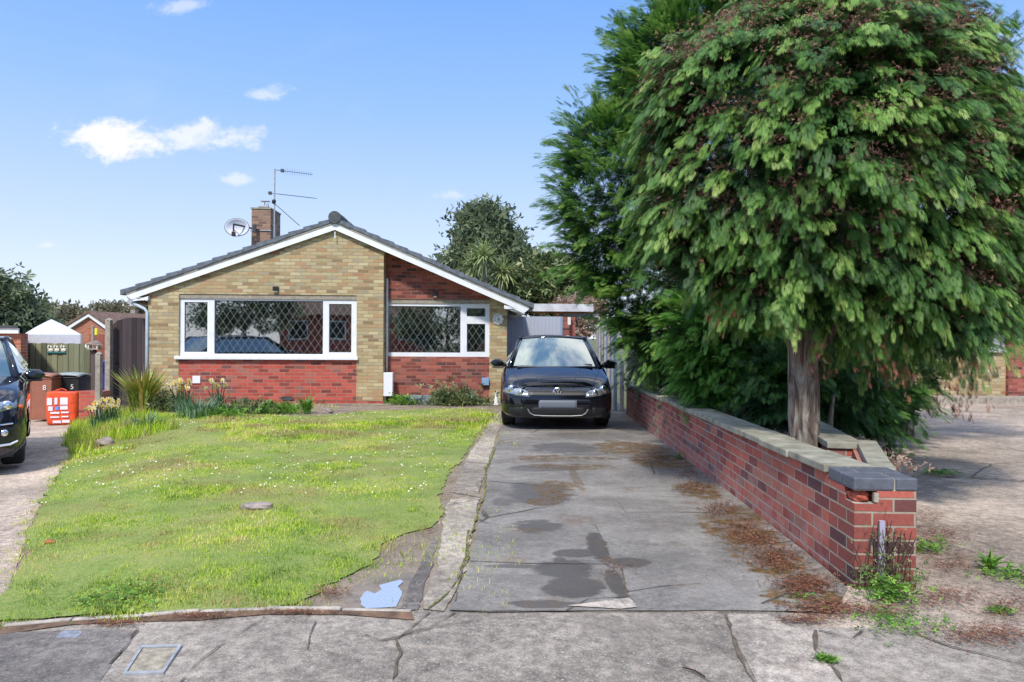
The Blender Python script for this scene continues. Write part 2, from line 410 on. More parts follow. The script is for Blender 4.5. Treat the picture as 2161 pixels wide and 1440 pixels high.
def planks(name, c1, c2, w=.13, grime=.5):
    m_, t, b = mat(name); uv = t.coord('UV'); x, y, z = t.sep(uv)
    fr = t.m('FRACT', t.m('DIVIDE', x, w)); cell = t.m('FLOOR', t.m('DIVIDE', x, w))
    wn = t.new('ShaderNodeTexWhiteNoise', noise_dimensions='1D'); t.put(wn.inputs['W'], cell)
    g = t.noise(t.mapping(uv, (26, 1.6, 1)), 1.0, 5, .65)
    f = t.m('ADD', t.m('MULTIPLY', wn.outputs[0], .55), t.m('MULTIPLY', g, .6))
    c = t.ramp(f, [(.15, c1), (.9, c2)])
    gap = t.mapr(t.m('ABSOLUTE', t.m('SUBTRACT', fr, .5)), .455, .49)
    c = t.mix(gap, c, tuple(q*.15 for q in c1))
    t.put(b.inputs['Base Color'], c); b.inputs['Roughness'].default_value = .85
    t.put(b.inputs['Normal'], t.bump(t.m('SUBTRACT', g, t.m('MULTIPLY', gap, 2)), .4, .008)); return m_
M['gatewood'] = planks('dark_brown_boards', (.022, .016, .020), (.075, .055, .06), .11)
M['fencewood'] = planks('green_grey_boards', (.075, .09, .045), (.30, .30, .18), .14)
M['shedwood'] = planks('red_brown_boards', (.20, .06, .04), (.32, .11, .07), .12)
m_, t, b = mat('garage_door_panel'); x, y, z = t.sep(t.coord('UV')); fr = t.m('FRACT', t.m('DIVIDE', x, .10))
t.put(b.inputs['Base Color'], (.42, .44, .52)); b.inputs['Roughness'].default_value = .5
t.put(b.inputs['Normal'], t.bump(t.mapr(t.m('ABSOLUTE', t.m('SUBTRACT', fr, .5)), .38, .48), .6, .01)); M['garagedoor'] = m_

# bark
m_, t, b = mat('bark'); co = t.coord(); g = t.noise(t.mapping(co, (9, 9, 1.6)), 2.2, 7, .7, .6); g2 = t.noise(co, 5, 4)
c = t.ramp(g, [(.34, (.035, .025, .02)), (.45, (.15, .11, .085)), (.55, (.32, .28, .23)), (.7, (.52, .49, .42))])
c = t.mix(t.mapr(g2, .5, .8, 0, .7), c, (.20, .10, .08))
t.put(b.inputs['Base Color'], c); b.inputs['Roughness'].default_value = .95; t.put(b.inputs['Normal'], t.bump(g, 1.0, .04)); M['bark'] = m_

# foliage
M['cedar'] = foliage_mat('drooping_conifer_green', [(0, (.022, .060, .022)), (.3, (.055, .140, .034)), (.6, (.120, .265, .050)), (.82, (.235, .40, .08)), (1, (.38, .49, .13))], .5, .25)
M['cone'] = foliage_mat('brown_cones', [(0, (.12, .045, .035)), (.5, (.27, .125, .095)), (1, (.42, .25, .18))], .8, .05)
M['cypress'] = foliage_mat('cypress_green', [(0, (.016, .055, .018)), (.35, (.045, .130, .026)), (.7, (.15, .32, .055)), (1, (.31, .45, .11))], .5, .36)
M['cypress2'] = foliage_mat('bright_cypress_green', [(0, (.016, .06, .014)), (.4, (.06, .18, .025)), (.75, (.13, .32, .045)), (1, (.24, .42, .08))], .5, .25)
M['greytree'] = foliage_mat('grey_green_leaves', [(0, (.045, .07, .042)), (.5, (.14, .19, .10)), (1, (.33, .38, .22))], .6, .35)
M['hedge'] = foliage_mat('mixed_hedge_leaves', [(0, (.03, .06, .022)), (.5, (.12, .18, .06)), (1, (.36, .38, .18))], .5, .2)
M['olive'] = foliage_mat('olive_brown_leaves', [(0, (.08, .085, .045)), (.5, (.22, .20, .12)), (1, (.36, .32, .20))], .6, .35)
M['pinkleaf'] = foliage_mat('pinkish_twigs', [(0, (.18, .10, .07)), (.5, (.38, .26, .20)), (1, (.55, .42, .34))], .7, .2)
M['palm'] = foliage_mat('strap_leaves', [(0, (.12, .20, .06)), (.5, (.33, .42, .16)), (1, (.58, .60, .32))], .5, .25)
M['phormium'] = foliage_mat('bronze_flax_leaves', [(0, (.09, .16, .025)), (.35, (.22, .32, .045)), (.6, (.38, .42, .08)), (.8, (.58, .42, .07)), (1, (.52, .33, .18))], .5, .2)
M['stem'] = foliage_mat('green_stems', [(0, (.035, .10, .02)), (.5, (.09, .20, .04)), (1, (.20, .32, .09))], .5, .25)
M['bluestem'] = foliage_mat('blue_green_leaves', [(0, (.05, .13, .06)), (.5, (.14, .26, .14)), (1, (.30, .42, .28))], .5, .2)
M['petal_w'] = foliage_mat('cream_petals', [(0, (.75, .70, .45)), (1, (.88, .86, .74))], .6, .2)
M['petal_y'] = foliage_mat('yellow_petals', [(0, (.80, .52, .02)), (1, (.88, .72, .06))], .6, .2)
M['weed'] = foliage_mat('bright_weed_leaves', [(0, (.05, .14, .02)), (.5, (.13, .30, .035)), (1, (.30, .50, .08))], .5, .25)
M['litter'] = foliage_mat('fallen_needles', [(0, (.05, .025, .018)), (.4, (.14, .055, .032)), (.75, (.27, .10, .05)), (1, (.42, .22, .13))], .9, .0)
M['grass'] = foliage_mat('lawn_grass', [(0, (.10, .20, .016)), (.28, (.31, .48, .03)), (.52, (.52, .68, .055)), (.74, (.66, .70, .11)), (1, (.70, .56, .27))], .55, .25,
                         patch=(1.1, (.42, .33, .15), .46, .62, .9), spec=.25)
# ------------------------------------------------------------------ ground materials
def blob_mask(t, x, y, blobs, warp):
    """sum of soft ellipses given in ground coordinates, with a warped edge (stains with a shape of their own)"""
    tot = None
    for (cx, cy, rx, ry, k) in blobs:
        a = t.m('DIVIDE', t.m('SUBTRACT', x, cx), rx); b = t.m('DIVIDE', t.m('SUBTRACT', y, cy), ry)
        q = t.m('SUBTRACT', 1.0, t.m('ADD', t.m('MULTIPLY', a, a), t.m('MULTIPLY', b, b)))
        q = t.m('MULTIPLY', t.mapr(t.m('ADD', q, warp), .15, .55), k)
        tot = q if tot is None else t.m('MAXIMUM', tot, q)
    return tot
def blobs_px(l):
    out = []
    for (px, py, hw, hh, k) in l:
        c = G(px, py); a = G(px+hw, py); n = G(px, py+hh); f_ = G(px, py-hh)
        out.append((c.x, c.y, abs(a.x-c.x), abs(f_.y-n.y)/2, k))
    return out

# driveway concrete
m_, t, b = mat('driveway_concrete'); co = t.coord(); x, y, z = t.sep(co)
n1 = t.noise(co, .9, 5, .6); n2 = t.noise(co, 7, 5, .6); n3 = t.noise(co, 60, 3, .7); sp = t.voro(co, 95)
f = t.m('ADD', t.m('MULTIPLY', n1, .5), t.m('ADD', t.m('MULTIPLY', n2, .28), t.m('MULTIPLY', n3, .34)))
f = t.m('ADD', f, t.m('MULTIPLY', t.m('SUBTRACT', t.noise(co, 26, 5, .85), .5), .5))
c = t.ramp(f, [(.36, (.095, .088, .080)), (.55, (.215, .198, .178)), (.74, (.35, .325, .29))])
c = t.mix(t.mapr(sp, .10, .22, .6, 0), c, t.mix(t.voro(co, 95, out='Color'), (.12, .12, .12), (.5, .48, .44)))
wp = t.m('ADD', t.m('MULTIPLY', t.m('SUBTRACT', t.noise(co, 13, 5, .7), .5), 1.3), t.m('ADD', t.m('MULTIPLY', t.m('SUBTRACT', t.noise(co, 2.6, 5, .6), .5), 1.9), t.m('MULTIPLY', t.m('SUBTRACT', t.noise(t.mapping(co, (1, 3, 1)), 5, 5, .6), .5), 1.3)))
wet = blob_mask(t, x, y, blobs_px([(1190, 945, 90, 14, .8), (1150, 988, 90, 9, .7), (1140, 1040, 85, 30, .8), (1130, 1112, 70, 16, .9), (1260, 1150, 26, 40, 1), (1330, 1188, 60, 12, .9),
      (1190, 1200, 80, 28, 1), (1215, 1240, 75, 30, 1), (1300, 1230, 24, 50, 1), (1150, 1275, 90, 10, .9), (1215, 1168, 52, 10, .9), (1090, 1195, 100, 5, .8),
      (1060, 1060, 26, 10, .6), (1240, 920, 110, 10, .5), (1400, 985, 60, 14, .5)]), wp)
c = t.mix(t.m('MULTIPLY', wet, .92), c, t.mix(n3, (.035, .03, .026), (.115, .10, .085)))
moss = blob_mask(t, x, y, blobs_px([(1170, 1030, 55, 25, .9), (1160, 968, 80, 8, .8), (1150, 1060, 45, 10, .8), (1200, 985, 110, 7, .8), (1110, 1120, 50, 6, .7), (1290, 1190, 18, 14, .8),
      (1330, 945, 90, 18, .9), (1400, 975, 70, 22, 1), (1480, 1035, 60, 22, 1), (1560, 1120, 80, 40, 1), (1640, 1190, 90, 40, 1), (1590, 1090, 60, 30, .9), (1700, 1260, 110, 30, 1), (1215, 1010, 14, 30, .7),
      (1520, 1100, 60, 30, .6), (1600, 1160, 80, 40, .8), (1265, 968, 50, 4, .9)]), t.m('MULTIPLY', wp, 1.2))
mc = t.ramp(t.noise(co, 24, 5, .7), [(.3, (.035, .03, .018)), (.48, (.10, .065, .02)), (.6, (.19, .10, .03)), (.75, (.17, .075, .045))])
c = t.mix(t.m('MULTIPLY', moss, t.mapr(t.noise(co, 9, 4), .3, .55)), c, mc)
damp = t.m('MULTIPLY', t.mapr(t.noise(t.mapping(co, (1, 1.8, 1)), 1.1, 7, .68), .50, .60), .42)
c = t.mix(damp, c, (.11, .10, .088)); rustn = t.m('MULTIPLY', t.mapr(t.noise(co, 2.2, 7, .7), .54, .68), .6); c = t.mix(rustn, c, (.15, .095, .05))
ve = t.voro(t.mix(.06, co, t.noise(co, 3, 5, out=1)), .62, 'DISTANCE_TO_EDGE'); c = t.mix(t.m('MULTIPLY', t.mapr(ve, .003, .010, 1, 0), t.mapr(t.noise(co, .7, 3), .5, .6)), c, (.06, .05, .04))
t.put(b.inputs['Base Color'], c); t.put(b.inputs['Roughness'], t.mapr(wet, 0, 1, .85, .55))
t.put(b.inputs['Normal'], t.bump(t.m('ADD', n3, t.m('MULTIPLY', n2, .6)), .5, .006)); M['drive'] = m_

def aggregate(name, base, light, k=.55, dirt=(.10, .06, .04), dirtamt=.3, vs=48):
    m_, t, b = mat(name); co = t.coord(); n1 = t.noise(co, .8, 5, .6); n2 = t.noise(co, 14, 5, .65); n3 = t.noise(co, 130, 3, .7)
    n4 = t.noise(co, 34, 5, .85)
    f = t.m('ADD', t.m('MULTIPLY', n1, .32), t.m('ADD', t.m('MULTIPLY', n2, .26), t.m('ADD', t.m('MULTIPLY', n3, .2), t.m('MULTIPLY', n4, .34))))
    c = t.ramp(f, [(.45, tuple(q*.38 for q in base)), (.55, base), (.64, tuple(min(1, q*1.9) for q in base))])
    vd = t.voro(t.mapping(co, (1, 1, .2)), vs); vc = t.voro(t.mapping(co, (1, 1, .2)), vs, out='Color'); vcx = t.sep(vc)[0]
    on = t.m('MULTIPLY', t.mapr(vd, .22, .34, 1, 0), t.mapr(t.m('ADD', vcx, t.m('MULTIPLY', t.m('SUBTRACT', t.noise(co, 1.7, 4), .5), .8)), 1-k, 1-k+.12))
    st = t.ramp(t.sep(vc)[1], [(0, tuple(q*.75 for q in light)), (.5, light), (.7, (.42, .28, .18)), (.85, (.30, .28, .26)), (1, (.62, .58, .50))])
    c = t.mix(t.m('MULTIPLY', on, .85), c, st)
    vd2 = t.voro(co, vs*2.1); v2 = t.sep(t.voro(co, vs*2.1, out='Color'))[0]
    c = t.mix(t.m('MULTIPLY', t.mapr(vd2, .2, .4, 1, 0), t.mapr(v2, .82, .9, 0, .8)), c, (.05, .045, .04))
    dm = t.m('MULTIPLY', t.mapr(t.noise(co, 1.1, 6, .65), .56, .72), dirtamt)
    c = t.mix(dm, c, dirt)
    d2 = t.m('MULTIPLY', t.mapr(t.noise(t.mapping(co, (1, 1.6, 1)), .55, 8, .7), .48, .62), .35); c = t.mix(d2, c, tuple(q*.45 for q in base))
    ve = t.voro(t.mix(.08, co, t.noise(co, 3, 6, .7, out=1)), .55, 'DISTANCE_TO_EDGE'); c = t.mix(t.m('MULTIPLY', t.mapr(ve, .002, .008, 1, 0), t.mapr(t.noise(co, .6, 3), .48, .6, 0, .9)), c, (.07, .055, .04))
    t.put(b.inputs['Base Color'], c); b.inputs['Roughness'].default_value = .88
    t.put(b.inputs['Normal'], t.bump(t.m('ADD', n3, t.m('MULTIPLY', on, .8)), .5, .005)); return m_
M['pave'] = aggregate('pavement_concrete', (.235, .205, .172), (.43, .37, .30), .75, vs=62)
M['pavelight'] = aggregate('pale_slab_concrete', (.33, .285, .24), (.46, .42, .38), .3)
M['tarmac'] = aggregate('tarmac', (.15, .132, .118), (.30, .265, .235), .5, vs=75)
M['forecourt'] = aggregate('pinkish_gravel_concrete', (.36, .29, .23), (.56, .47, .39), .35, dirt=(.20, .12, .08), dirtamt=.25)
M['leftdrive'] = aggregate('pale_concrete_drive', (.43, .34, .265), (.45, .38, .32), .15, dirt=(.24, .17, .12), dirtamt=.35)
M['strip'] = aggregate('narrow_path_concrete', (.32, .275, .225), (.42, .38, .33), .2, dirtamt=.5)
# far ground, bare soil
m_, t, b = mat('bare_earth'); co = t.coord(); n = t.noise(co, 3, 7, .65); n2 = t.noise(co, 40, 4, .7)
f = t.m('ADD', t.m('MULTIPLY', n, .6), t.m('MULTIPLY', n2, .4))
t.put(b.inputs['Base Color'], t.ramp(f, [(.3, (.10, .07, .05)), (.5, (.24, .19, .145)), (.7, (.36, .30, .235))])); b.inputs['Roughness'].default_value = .95
t.put(b.inputs['Normal'], t.bump(f, .6, .02)); M['earth'] = m_
m_, t, b = mat('lawn_turf'); co = t.coord(); n = t.noise(co, 1.2, 6, .65); n2 = t.noise(co, 40, 4, .7)
f = t.m('ADD', t.m('MULTIPLY', n, .5), t.m('MULTIPLY', n2, .5))
t.put(b.inputs['Base Color'], t.ramp(f, [(.3, (.09, .13, .03)), (.46, (.17, .24, .045)), (.58, (.28, .29, .09)), (.70, (.40, .31, .18))])); b.inputs['Roughness'].default_value = .95
M['turf'] = m_
m_, t, b = mat('dry_grass_ground'); co = t.coord(); n = t.noise(co, .4, 6, .65)
t.put(b.inputs['Base Color'], t.ramp(n, [(.3, (.05, .07, .03)), (.6, (.13, .15, .06))])); b.inputs['Roughness'].default_value = .95; M['ground'] = m_
m_, t, b = mat('puddle_water'); t.put(b.inputs['Base Color'], (.74, .72, .70)); b.inputs['Roughness'].default_value = .02; b.inputs['IOR'].default_value = 1.33
b.inputs['Specular IOR Level'].default_value = 1.0; b.inputs['Coat Weight'].default_value = 1.0
t.put(b.inputs['Normal'], t.bump(t.noise(t.coord(), 3, 2), .02, .01)); gl = t.new('ShaderNodeBsdfGlossy'); gl.inputs['Roughness'].default_value = .02; mx = t.new('ShaderNodeMixShader'); mx.inputs[0].default_value = .62
t.l.new(b.outputs[0], mx.inputs[1]); t.l.new(gl.outputs[0], mx.inputs[2]); t.l.new(mx.outputs[0], t.n['Material Output'].inputs[0]); M['water'] = m_
M['crack'] = plain('dark_joint', (.11, .088, .066), .95, var=.4, scale=20)
M['kerb'] = plain('kerb_stone', (.40, .36, .31), .9, var=.3, scale=14, bump=.4)
M['moss'] = plain('moss_line', (.16, .17, .04), .95, var=.5, scale=30, bump=.8)

# ------------------------------------------------------------------ ground sheets
xs = [-260, -160, -90, -55, -36] + list(np.arange(-26, 26.1, 1.0)) + [36, 55, 90, 160, 260]
ys = [-60, -40, -25, -12] + list(np.arange(-6, 32.1, 1.0)) + [40, 60, 90, 150, 300, 600]
g = MB(); nx = len(xs)
for yv in ys:
    for xv in xs: g.v.append((float(xv), float(yv), gh(xv, yv) - .14))
for j in range(len(ys)-1):
    for i in range(nx-1): g.f.append((j*nx+i, j*nx+i+1, (j+1)*nx+i+1, (j+1)*nx+i)); g.mi.append(0)
tag(g.build('ground', M['ground'], smooth=True), kind='structure')

KERB = [(-260, 1385), (5, 1322), (150, 1309), (300, 1300), (420, 1291), (560, 1286), (720, 1287), (868, 1290)]
kb = [tuple(G(*p)[:2]) for p in KERB]
earth = kb + gpts([(905, 1292), (985, 1200), (1005, 1100), (1040, 960), (1060, 870), (1062, 845)]) + [(-.3, 17.5), (-9.4, 17.0), (-12.5, 17.2), (-9.9, 14.4), (-8.0, 12.3)] + gpts([(20, 1190), (-250, 1290)])
LB = [(0, 1300), (28, 1210), (58, 1120), (92, 1050), (118, 1005), (150, 962), (140, 932), (163, 900), (180, 872)]
LBW = gpts(LB)
earth = kb + gpts([(1100, 1290), (1100, 960)]) + [(-.05, 15.8), (-1.0, 15.9), (-7.9, 15.5), (-9.2, 15.2)] + LBW[::-1] + gpts([(-300, 1300)])
sheet('bare_earth', rough(earth, .012), M['earth'], -.010, cell=.25)
LAWN = [(-250, 1372), (3, 1312), (150, 1302), (300, 1293), (420, 1284), (560, 1279), (640, 1272), (690, 1235), (765, 1208), (800, 1165), (838, 1128), (905, 1112), (932, 1085), (922, 1050), (945, 1000), (985, 945), (1015, 905), (1038, 875), (1030, 864),
        (960, 862), (900, 862), (840, 866), (760, 868), (700, 876), (600, 878), (520, 872), (430, 880), (330, 872), (260, 876), (215, 868), (180, 880), (152, 905), (138, 932), (152, 962), (120, 1005), (94, 1050), (60, 1120), (30, 1210), (2, 1296)]
lawn = gpts(LAWN)
sheet('lawn', rough(lawn, .03), M['turf'], -.001, cell=.25)
drive = gpts([(945, 1288), (990, 1195), (1012, 1090), (1030, 1000), (1050, 935), (1062, 885)]) + [(-.12, 19.0), (2.6, 19.0)] + gpts([(1352, 890), (1440, 962), (1530, 1030), (1700, 1165), (1790, 1240), (1760, 1290), (1620, 1288)])
sheet('driveway', rough(drive, .008, .1), M['drive'], 0.0)
strip = gpts([(888, 1285), (920, 1200), (928, 1130), (960, 1020), (985, 965), (1035, 890), (1056, 868), (1056, 905), (1040, 945), (1022, 1000), (1003, 1090), (984, 1190), (938, 1288)])
sheet('path_edge_strip', rough(strip, .012), M['strip'], -.002)
tar = gpts([(842, 1288), (872, 1215), (915, 1130), (922, 1140), (912, 1200), (882, 1284)])
sheet('tarmac_strip', rough(tar, .008), M['tarmac'], -.004)
pv = kb[:1] + [tuple(G(*p)[:2]) for p in KERB[1:]] + gpts([(890, 1278), (1200, 1278), (1640, 1278), (1720, 1320), (2161, 1330)]) + [(3.6, 3.0), (8, 2.0), (8, -6), (-9, -6), (-9, 3.0)]
sheet('pavement', pv, M['pave'], -.008)
slab = gpts([(1532, 1296), (1620, 1294), (1665, 1320), (1728, 1330), (1716, 1370), (1780, 1440), (1830, 1520), (1640, 1520), (1575, 1400)])
sheet('pavement_slab', rough(slab, .008, .06), M['pavelight'], -.004)
tl = gpts([(-300, 1395), (5, 1334), (180, 1328), (290, 1330), (230, 1400), (190, 1460), (150, 1560), (-300, 1560)])
sheet('road_patch', rough(tl, .010, .06), M['tarmac'], -.004)
ldr = gpts([(-300, 1300)]) + LBW + [(-9.0, 16.5), (-8.2, 22), (-20, 22), (-16, 6)]
ldr = LBW + [(-8.9, 16.5), (-8.4, 24), (-24, 24), (-18, 10), (-9, 3.4)]
sheet('neighbour_driveway', ldr, M['leftdrive'], -.016, cell=.25)
fc = [(2.04, 4.0), (2.5, 4.62)] + gpts([(1880, 930)]) + [(3.55, 7.4), (3.3, 10), (3.3, 17.4), (16, 17.4), (14, 3.0), (3.6, 2.7), (2.4, 2.9), (1.2, 3.1), (1.2, 3.6), (1.9, 3.9)]
sheet('forecourt', fc, M['forecourt'], -.013)

def strip_poly(pts, w, mb, off, wob=.25, seg=.06):
    """thin ribbon along ground points"""
    rr = random.Random(len(mb.v)); P = []
    for a, b_ in zip(pts[:-1], pts[1:]):
        n = max(2, int((Vector(b_)-Vector(a)).length/seg))
        for i in range(n): P.append(Vector(a).lerp(Vector(b_), i/n))
    P.append(Vector(pts[-1])); L = []; R = []; o = 0
    w *= .36
    for i, p in enumerate(P):
        dd = (P[min(i+1, len(P)-1)]-P[max(i-1, 0)]).normalized(); n = Vector((-dd.y, dd.x)); o = o*.8 + rr.uniform(-1, 1)*w*wob*1.6
        ww = w*(.5+rr.uniform(-wob, wob)); p2 = p + n*o
        a = p2+n*ww; c = p2-n*ww; L.append((a.x, a.y, gh(a.x, a.y)+off)); R.append((c.x, c.y, gh(c.x, c.y)+off))
    n = len(P); mb.add(L+R, [(n+i, n+i+1, i+1, i) for i in range(n-1)])
mb = MB()
for pl, w in [([(905, 1292), (865, 1325), (838, 1345), (800, 1350)], .02), ([(838, 1345), (870, 1330), (905, 1322), (960, 1292)], .018), ([(838, 1345), (850, 1378), (838, 1405), (815, 1470)], .026),
              ([(800, 1350), (770, 1338)], .012), ([(1528, 1296), (1548, 1350), (1572, 1400), (1610, 1470)], .03), ([(1725, 1330), (1718, 1372), (1765, 1420), (1810, 1480)], .035),
              ([(668, 1310), (655, 1340), (650, 1370)], .012), ([(1440, 1400), (1500, 1440), (1520, 1460)], .008), ([(1930, 1335), (2010, 1365), (2161, 1400)], .02), ([(232, 1400), (275, 1350), (292, 1325)], .025),
              ([(560, 1300), (480, 1350), (420, 1395), (380, 1440)], .012), ([(1728, 1330), (1800, 1345), (1815, 1330)], .02)]:
    strip_poly([Vector(G(*p)[:2]) for p in pl], w, mb, .0, wob=.5)
tag(mb.build('pavement_cracks', M['crack']), kind='structure')
mb = MB()
for pl, w in [([(990, 1185), (1100, 1190), (1230, 1191), (1285, 1192)], .026), ([(1320, 1082), (1420, 1081), (1500, 1082)], .02), ([(1320, 1082), (1305, 1060)], .01), ([(1255, 1105), (1285, 1170)], .01),
              ([(1320, 1250), (1400, 1238), (1480, 1232)], .016), ([(1310, 1200), (1330, 1285)], .03), ([(1195, 1290), (1240, 1265), (1330, 1260)], .02), ([(945, 1289), (1200, 1290), (1620, 1291), (1660, 1310)], .012),
              ([(1608, 1275), (1660, 1253), (1720, 1262), (1750, 1290)], .03), ([(1260, 965), (1480, 965)], .014), ([(1090, 945), (1290, 944)], .012), ([(960, 1270), (975, 1200), (990, 1183)], .02), ([(1108, 935), (1320, 934)], .012)]:
    strip_poly([Vector(G(*p)[:2]) for p in pl], w, mb, .004)
tag(mb.build('driveway_joints', M['crack']), kind='structure')
mb = MB()
for pl, w in [([(1044, 945), (1028, 985), (1018, 1040), (1006, 1085), (993, 1150), (985, 1185)], .035), ([(990, 1120), (978, 1190), (965, 1225), (945, 1255), (900, 1285)], .025)]:
    strip_poly([Vector(G(*p)[:2]) for p in pl], w, mb, .005, wob=.5)
tag(mb.build('mossy_joint', M['moss']), kind='structure')
sheet('broken_slab', rough(gpts([(1195, 1281), (1330, 1263), (1346, 1284), (1310, 1288)]), .006, .05), M['pavelight'], .006, cell=2)
mb = MB(); strip_poly([Vector(G(*p)[:2]) for p in [(1925, 1004), (2040, 1008), (2161, 1014), (2300, 1018)]], .07, mb, .0, wob=.5, seg=.04); strip_poly([Vector(G(*p)[:2]) for p in [(1830, 902), (2161, 899), (2400, 898)]], .05, mb, .0, wob=.5); tag(mb.build('forecourt_joint', plain('joint_moss', (.15, .13, .06), .95, var=.6, scale=18, bump=.6)), kind='structure')
# puddle
pud = [(757, 1264), (768, 1250), (778, 1246), (792, 1252), (806, 1243), (800, 1234), (822, 1229), (846, 1224), (852, 1228), (838, 1238), (846, 1250), (843, 1264), (834, 1282), (800, 1284), (770, 1284), (760, 1276)]
sheet('puddle_water', rough(gpts(pud), .008, .04), M['water'], -.001, cell=3)
sheet('wet_mud', gpts([(735, 1240), (790, 1215), (830, 1212), (872, 1205), (880, 1225), (862, 1280), (780, 1289), (740, 1287), (728, 1265)]), plain('wet_mud', (.20, .165, .13), .6, var=.3, scale=8), -.005, cell=3)

# kerb: one real upstand along the lawn
mb = MB(); P = [Vector(p) for p in kb]
for i, (a, c) in enumerate(zip(P[:-1], P[1:])):
    n_ = max(1, round((c-a).length/.9))
    for j in range(n_):
        p, q = a.lerp(c, (j+.004)/n_), a.lerp(c, (j+.99)/n_); dd = (q-p).normalized(); nn_ = Vector((-dd.y, dd.x))*.030
        pts = [p, q, q+nn_, p+nn_]; h = .004 + .005*sin(i*3+j)
        mb.vprism([(w_.x, w_.y) for w_ in pts], lambda x, y: gh(x, y)-.09, lambda x, y: gh(x, y)+h)
tag(mb.build('kerb', M['kerb'], bevel=.006), kind='structure')
sheet('gutter_dirt', [tuple(p) for p in P] + [tuple(p + Vector((.03, -.07 - .03*sin(i*2)))) for i, p in reversed(list(enumerate(P)))], plain('gutter_soil', (.15, .09, .055), .95, var=.5, scale=12, bump=.6), -.003, cell=4)

# manhole cover
mp = [G(*p) for p in [(258, 1424), (345, 1420), (384, 1362), (298, 1366)]]
root = thing('manhole_cover', 'square manhole cover with a grey metal rim set in the pavement', 'manhole cover', (mp[0].x, mp[0].y, mp[0].z))
def quad_in(q, k): c = sum(q, Vector())/4; return [c + (p-c)*k for p in q]
o0 = mp[0]; rim = MB()
A, B_, C_ = [p-o0 for p in mp], [p-o0 for p in quad_in(mp, .86)], None
for i in range(4):
    j = (i+1) % 4; rim.vprism([(A[i].x, A[i].y), (A[j].x, A[j].y), (B_[j].x, B_[j].y), (B_[i].x, B_[i].y)], -.03, .004)
rim.build('rim', M['galv'], root)
D_ = [p-o0 for p in quad_in(mp, .83)]
mb = MB(); mb.vprism([(p.x, p.y) for p in D_], -.03, -.001); mb.build('concrete_infill', plain('yellowish_infill', (.33, .29, .22), .9, var=.35, scale=22, bump=.5), root)
vc = G(147, 1338); mb = MB(); mb.vprism([tuple((Vector(G(*p))-vc)[:2]) for p in [(118, 1346), (160, 1345), (174, 1335), (168, 1331), (135, 1331), (120, 1340)]], -.02, .0)
o = tag(mb.build('valve_cover', plain('blue_grey_iron', (.22, .23, .27), .7, var=.3, scale=30)), 'small blue grey water valve cover set near the kerb', 'valve cover'); o.location = vc

# ------------------------------------------------------------------ bungalow
TH = radians(2.6); P0 = Vector((-4.02, 15.46, 0)); HA = Vector((cos(TH), sin(TH), 0)); HN = Vector((-sin(TH), cos(TH), 0))
def hp(px, py, off=0.0):                 # pixel -> (u, z) on the plane 'off' metres behind the house front
    r = ray(px, py); C = Vector((0, 0, CAMH)); k = ((P0-C).dot(HN) + off)/r.dot(HN); p = C + r*k
    return ((p-P0).dot(HA), p.z)
house = thing('bungalow', 'detached bungalow of yellow brick with red brick panels and a low grey tiled gable', 'house', P0, TH)
REC = .38
zb = -1.05
yl, _ = hp(312, 800); y1, _ = hp(377.5, 700); y2, _ = hp(752.5, 700); y3, _ = hp(809, 700)
zt = hp(560, 622)[1]; zsl = hp(560, 759)[1]; zpl = hp(700, 846)[1]
VO = -.09                                # verge plane
A0 = hp(258, 611, VO); A1 = hp(707, 458, VO); A2 = hp(1124, 640, VO)     # tile top edge line (roof surface)
sl, sr = (A1[1]-A0[1])/(A1[0]-A0[0]), (A2[1]-A1[1])/(A2[0]-A1[0])
def roofz(u): return A1[1] + (u-A1[0])*(sl if u < A1[0] else sr)
RT = .13                                 # tile thickness
def under(u): return roofz(u) - RT - .06
ya, _ = hp(813, 700, REC); yb, _ = hp(1033, 700, REC); yc, _ = hp(1070, 700, REC)
w = MB()
w.prism([(yl, zb), (y1, zb), (y1, zt), (yl, zt)], 0, .25)
w.prism([(y2, zpl), (y3, zpl), (y3, zt), (y2, zt)], 0, .25)
w.prism([(yl, zt), (y3, zt), (y3, under(y3)), (A1[0], under(A1[0])), (yl, under(yl))], 0, .25)
w.box((y3-.25, .25, zb), (y3, REC+.25, under(y3)-.01))
w.build('yellow_brick_wall', M['ybrick'], house)
w = MB(); w.prism([(yb, zb), (yc, zb), (yc, under(yc)), (yb, under(yb))], REC, REC+.25)
w.box((yc-.25, REC+.25, zb), (yc, 10.5, under(yc)-.02)); w.box((yl, .25, zb), (yl+.25, 10.5, under(yl)-.02)); w.box((yl, 10.5, zb), (yc, 10.75, under(yc)-.02))
w.prism([(yl, under(yl)-.03), (yc, under(yc)-.03), (A1[0], under(A1[0])-.03)], 10.5, 10.75)
w.build('side_wall', M['ybrick'], house)
w = MB(); w.prism([(y1, zpl), (y2, zpl), (y2, zsl), (y1, zsl)], .012, .25)
w.prism([(yl-.02, zb), (y3+.02, zb), (y3+.02, zpl-.01), (yl-.02, zpl-.01)], -.03, .25); w.build('red_brick_panel', M['rbrick'], house)
zl2 = hp(920, 632, REC)[1]; zs2 = hp(920, 753.5, REC)[1]
w = MB(); w.prism([(y3, zl2), (yb, zl2), (yb, under(yb)), (y3, under(y3))], REC, REC+.25)
w.build('upper_red_brick_wall', M['rbrick2'], house)
w = MB(); w.prism([(y3, zb), (yb, zb), (yb, zs2), (y3, zs2)], REC+.012, REC+.25); w.build('lower_red_brick_wall', M['rbrick2'], house)
# lintels
L1 = hp(377, 621.5), hp(754, 631); w = MB(); w.box((y1, .02, hp(560, 631)[1]), (y2, .2, zt)); w.build('lintel', M['lintel'], house)
w = MB(); w.box((ya-.03, REC+.02, hp(920, 641, REC)[1]), (yb, REC+.2, zl2)); w.build('lintel', M['lintel'], house)
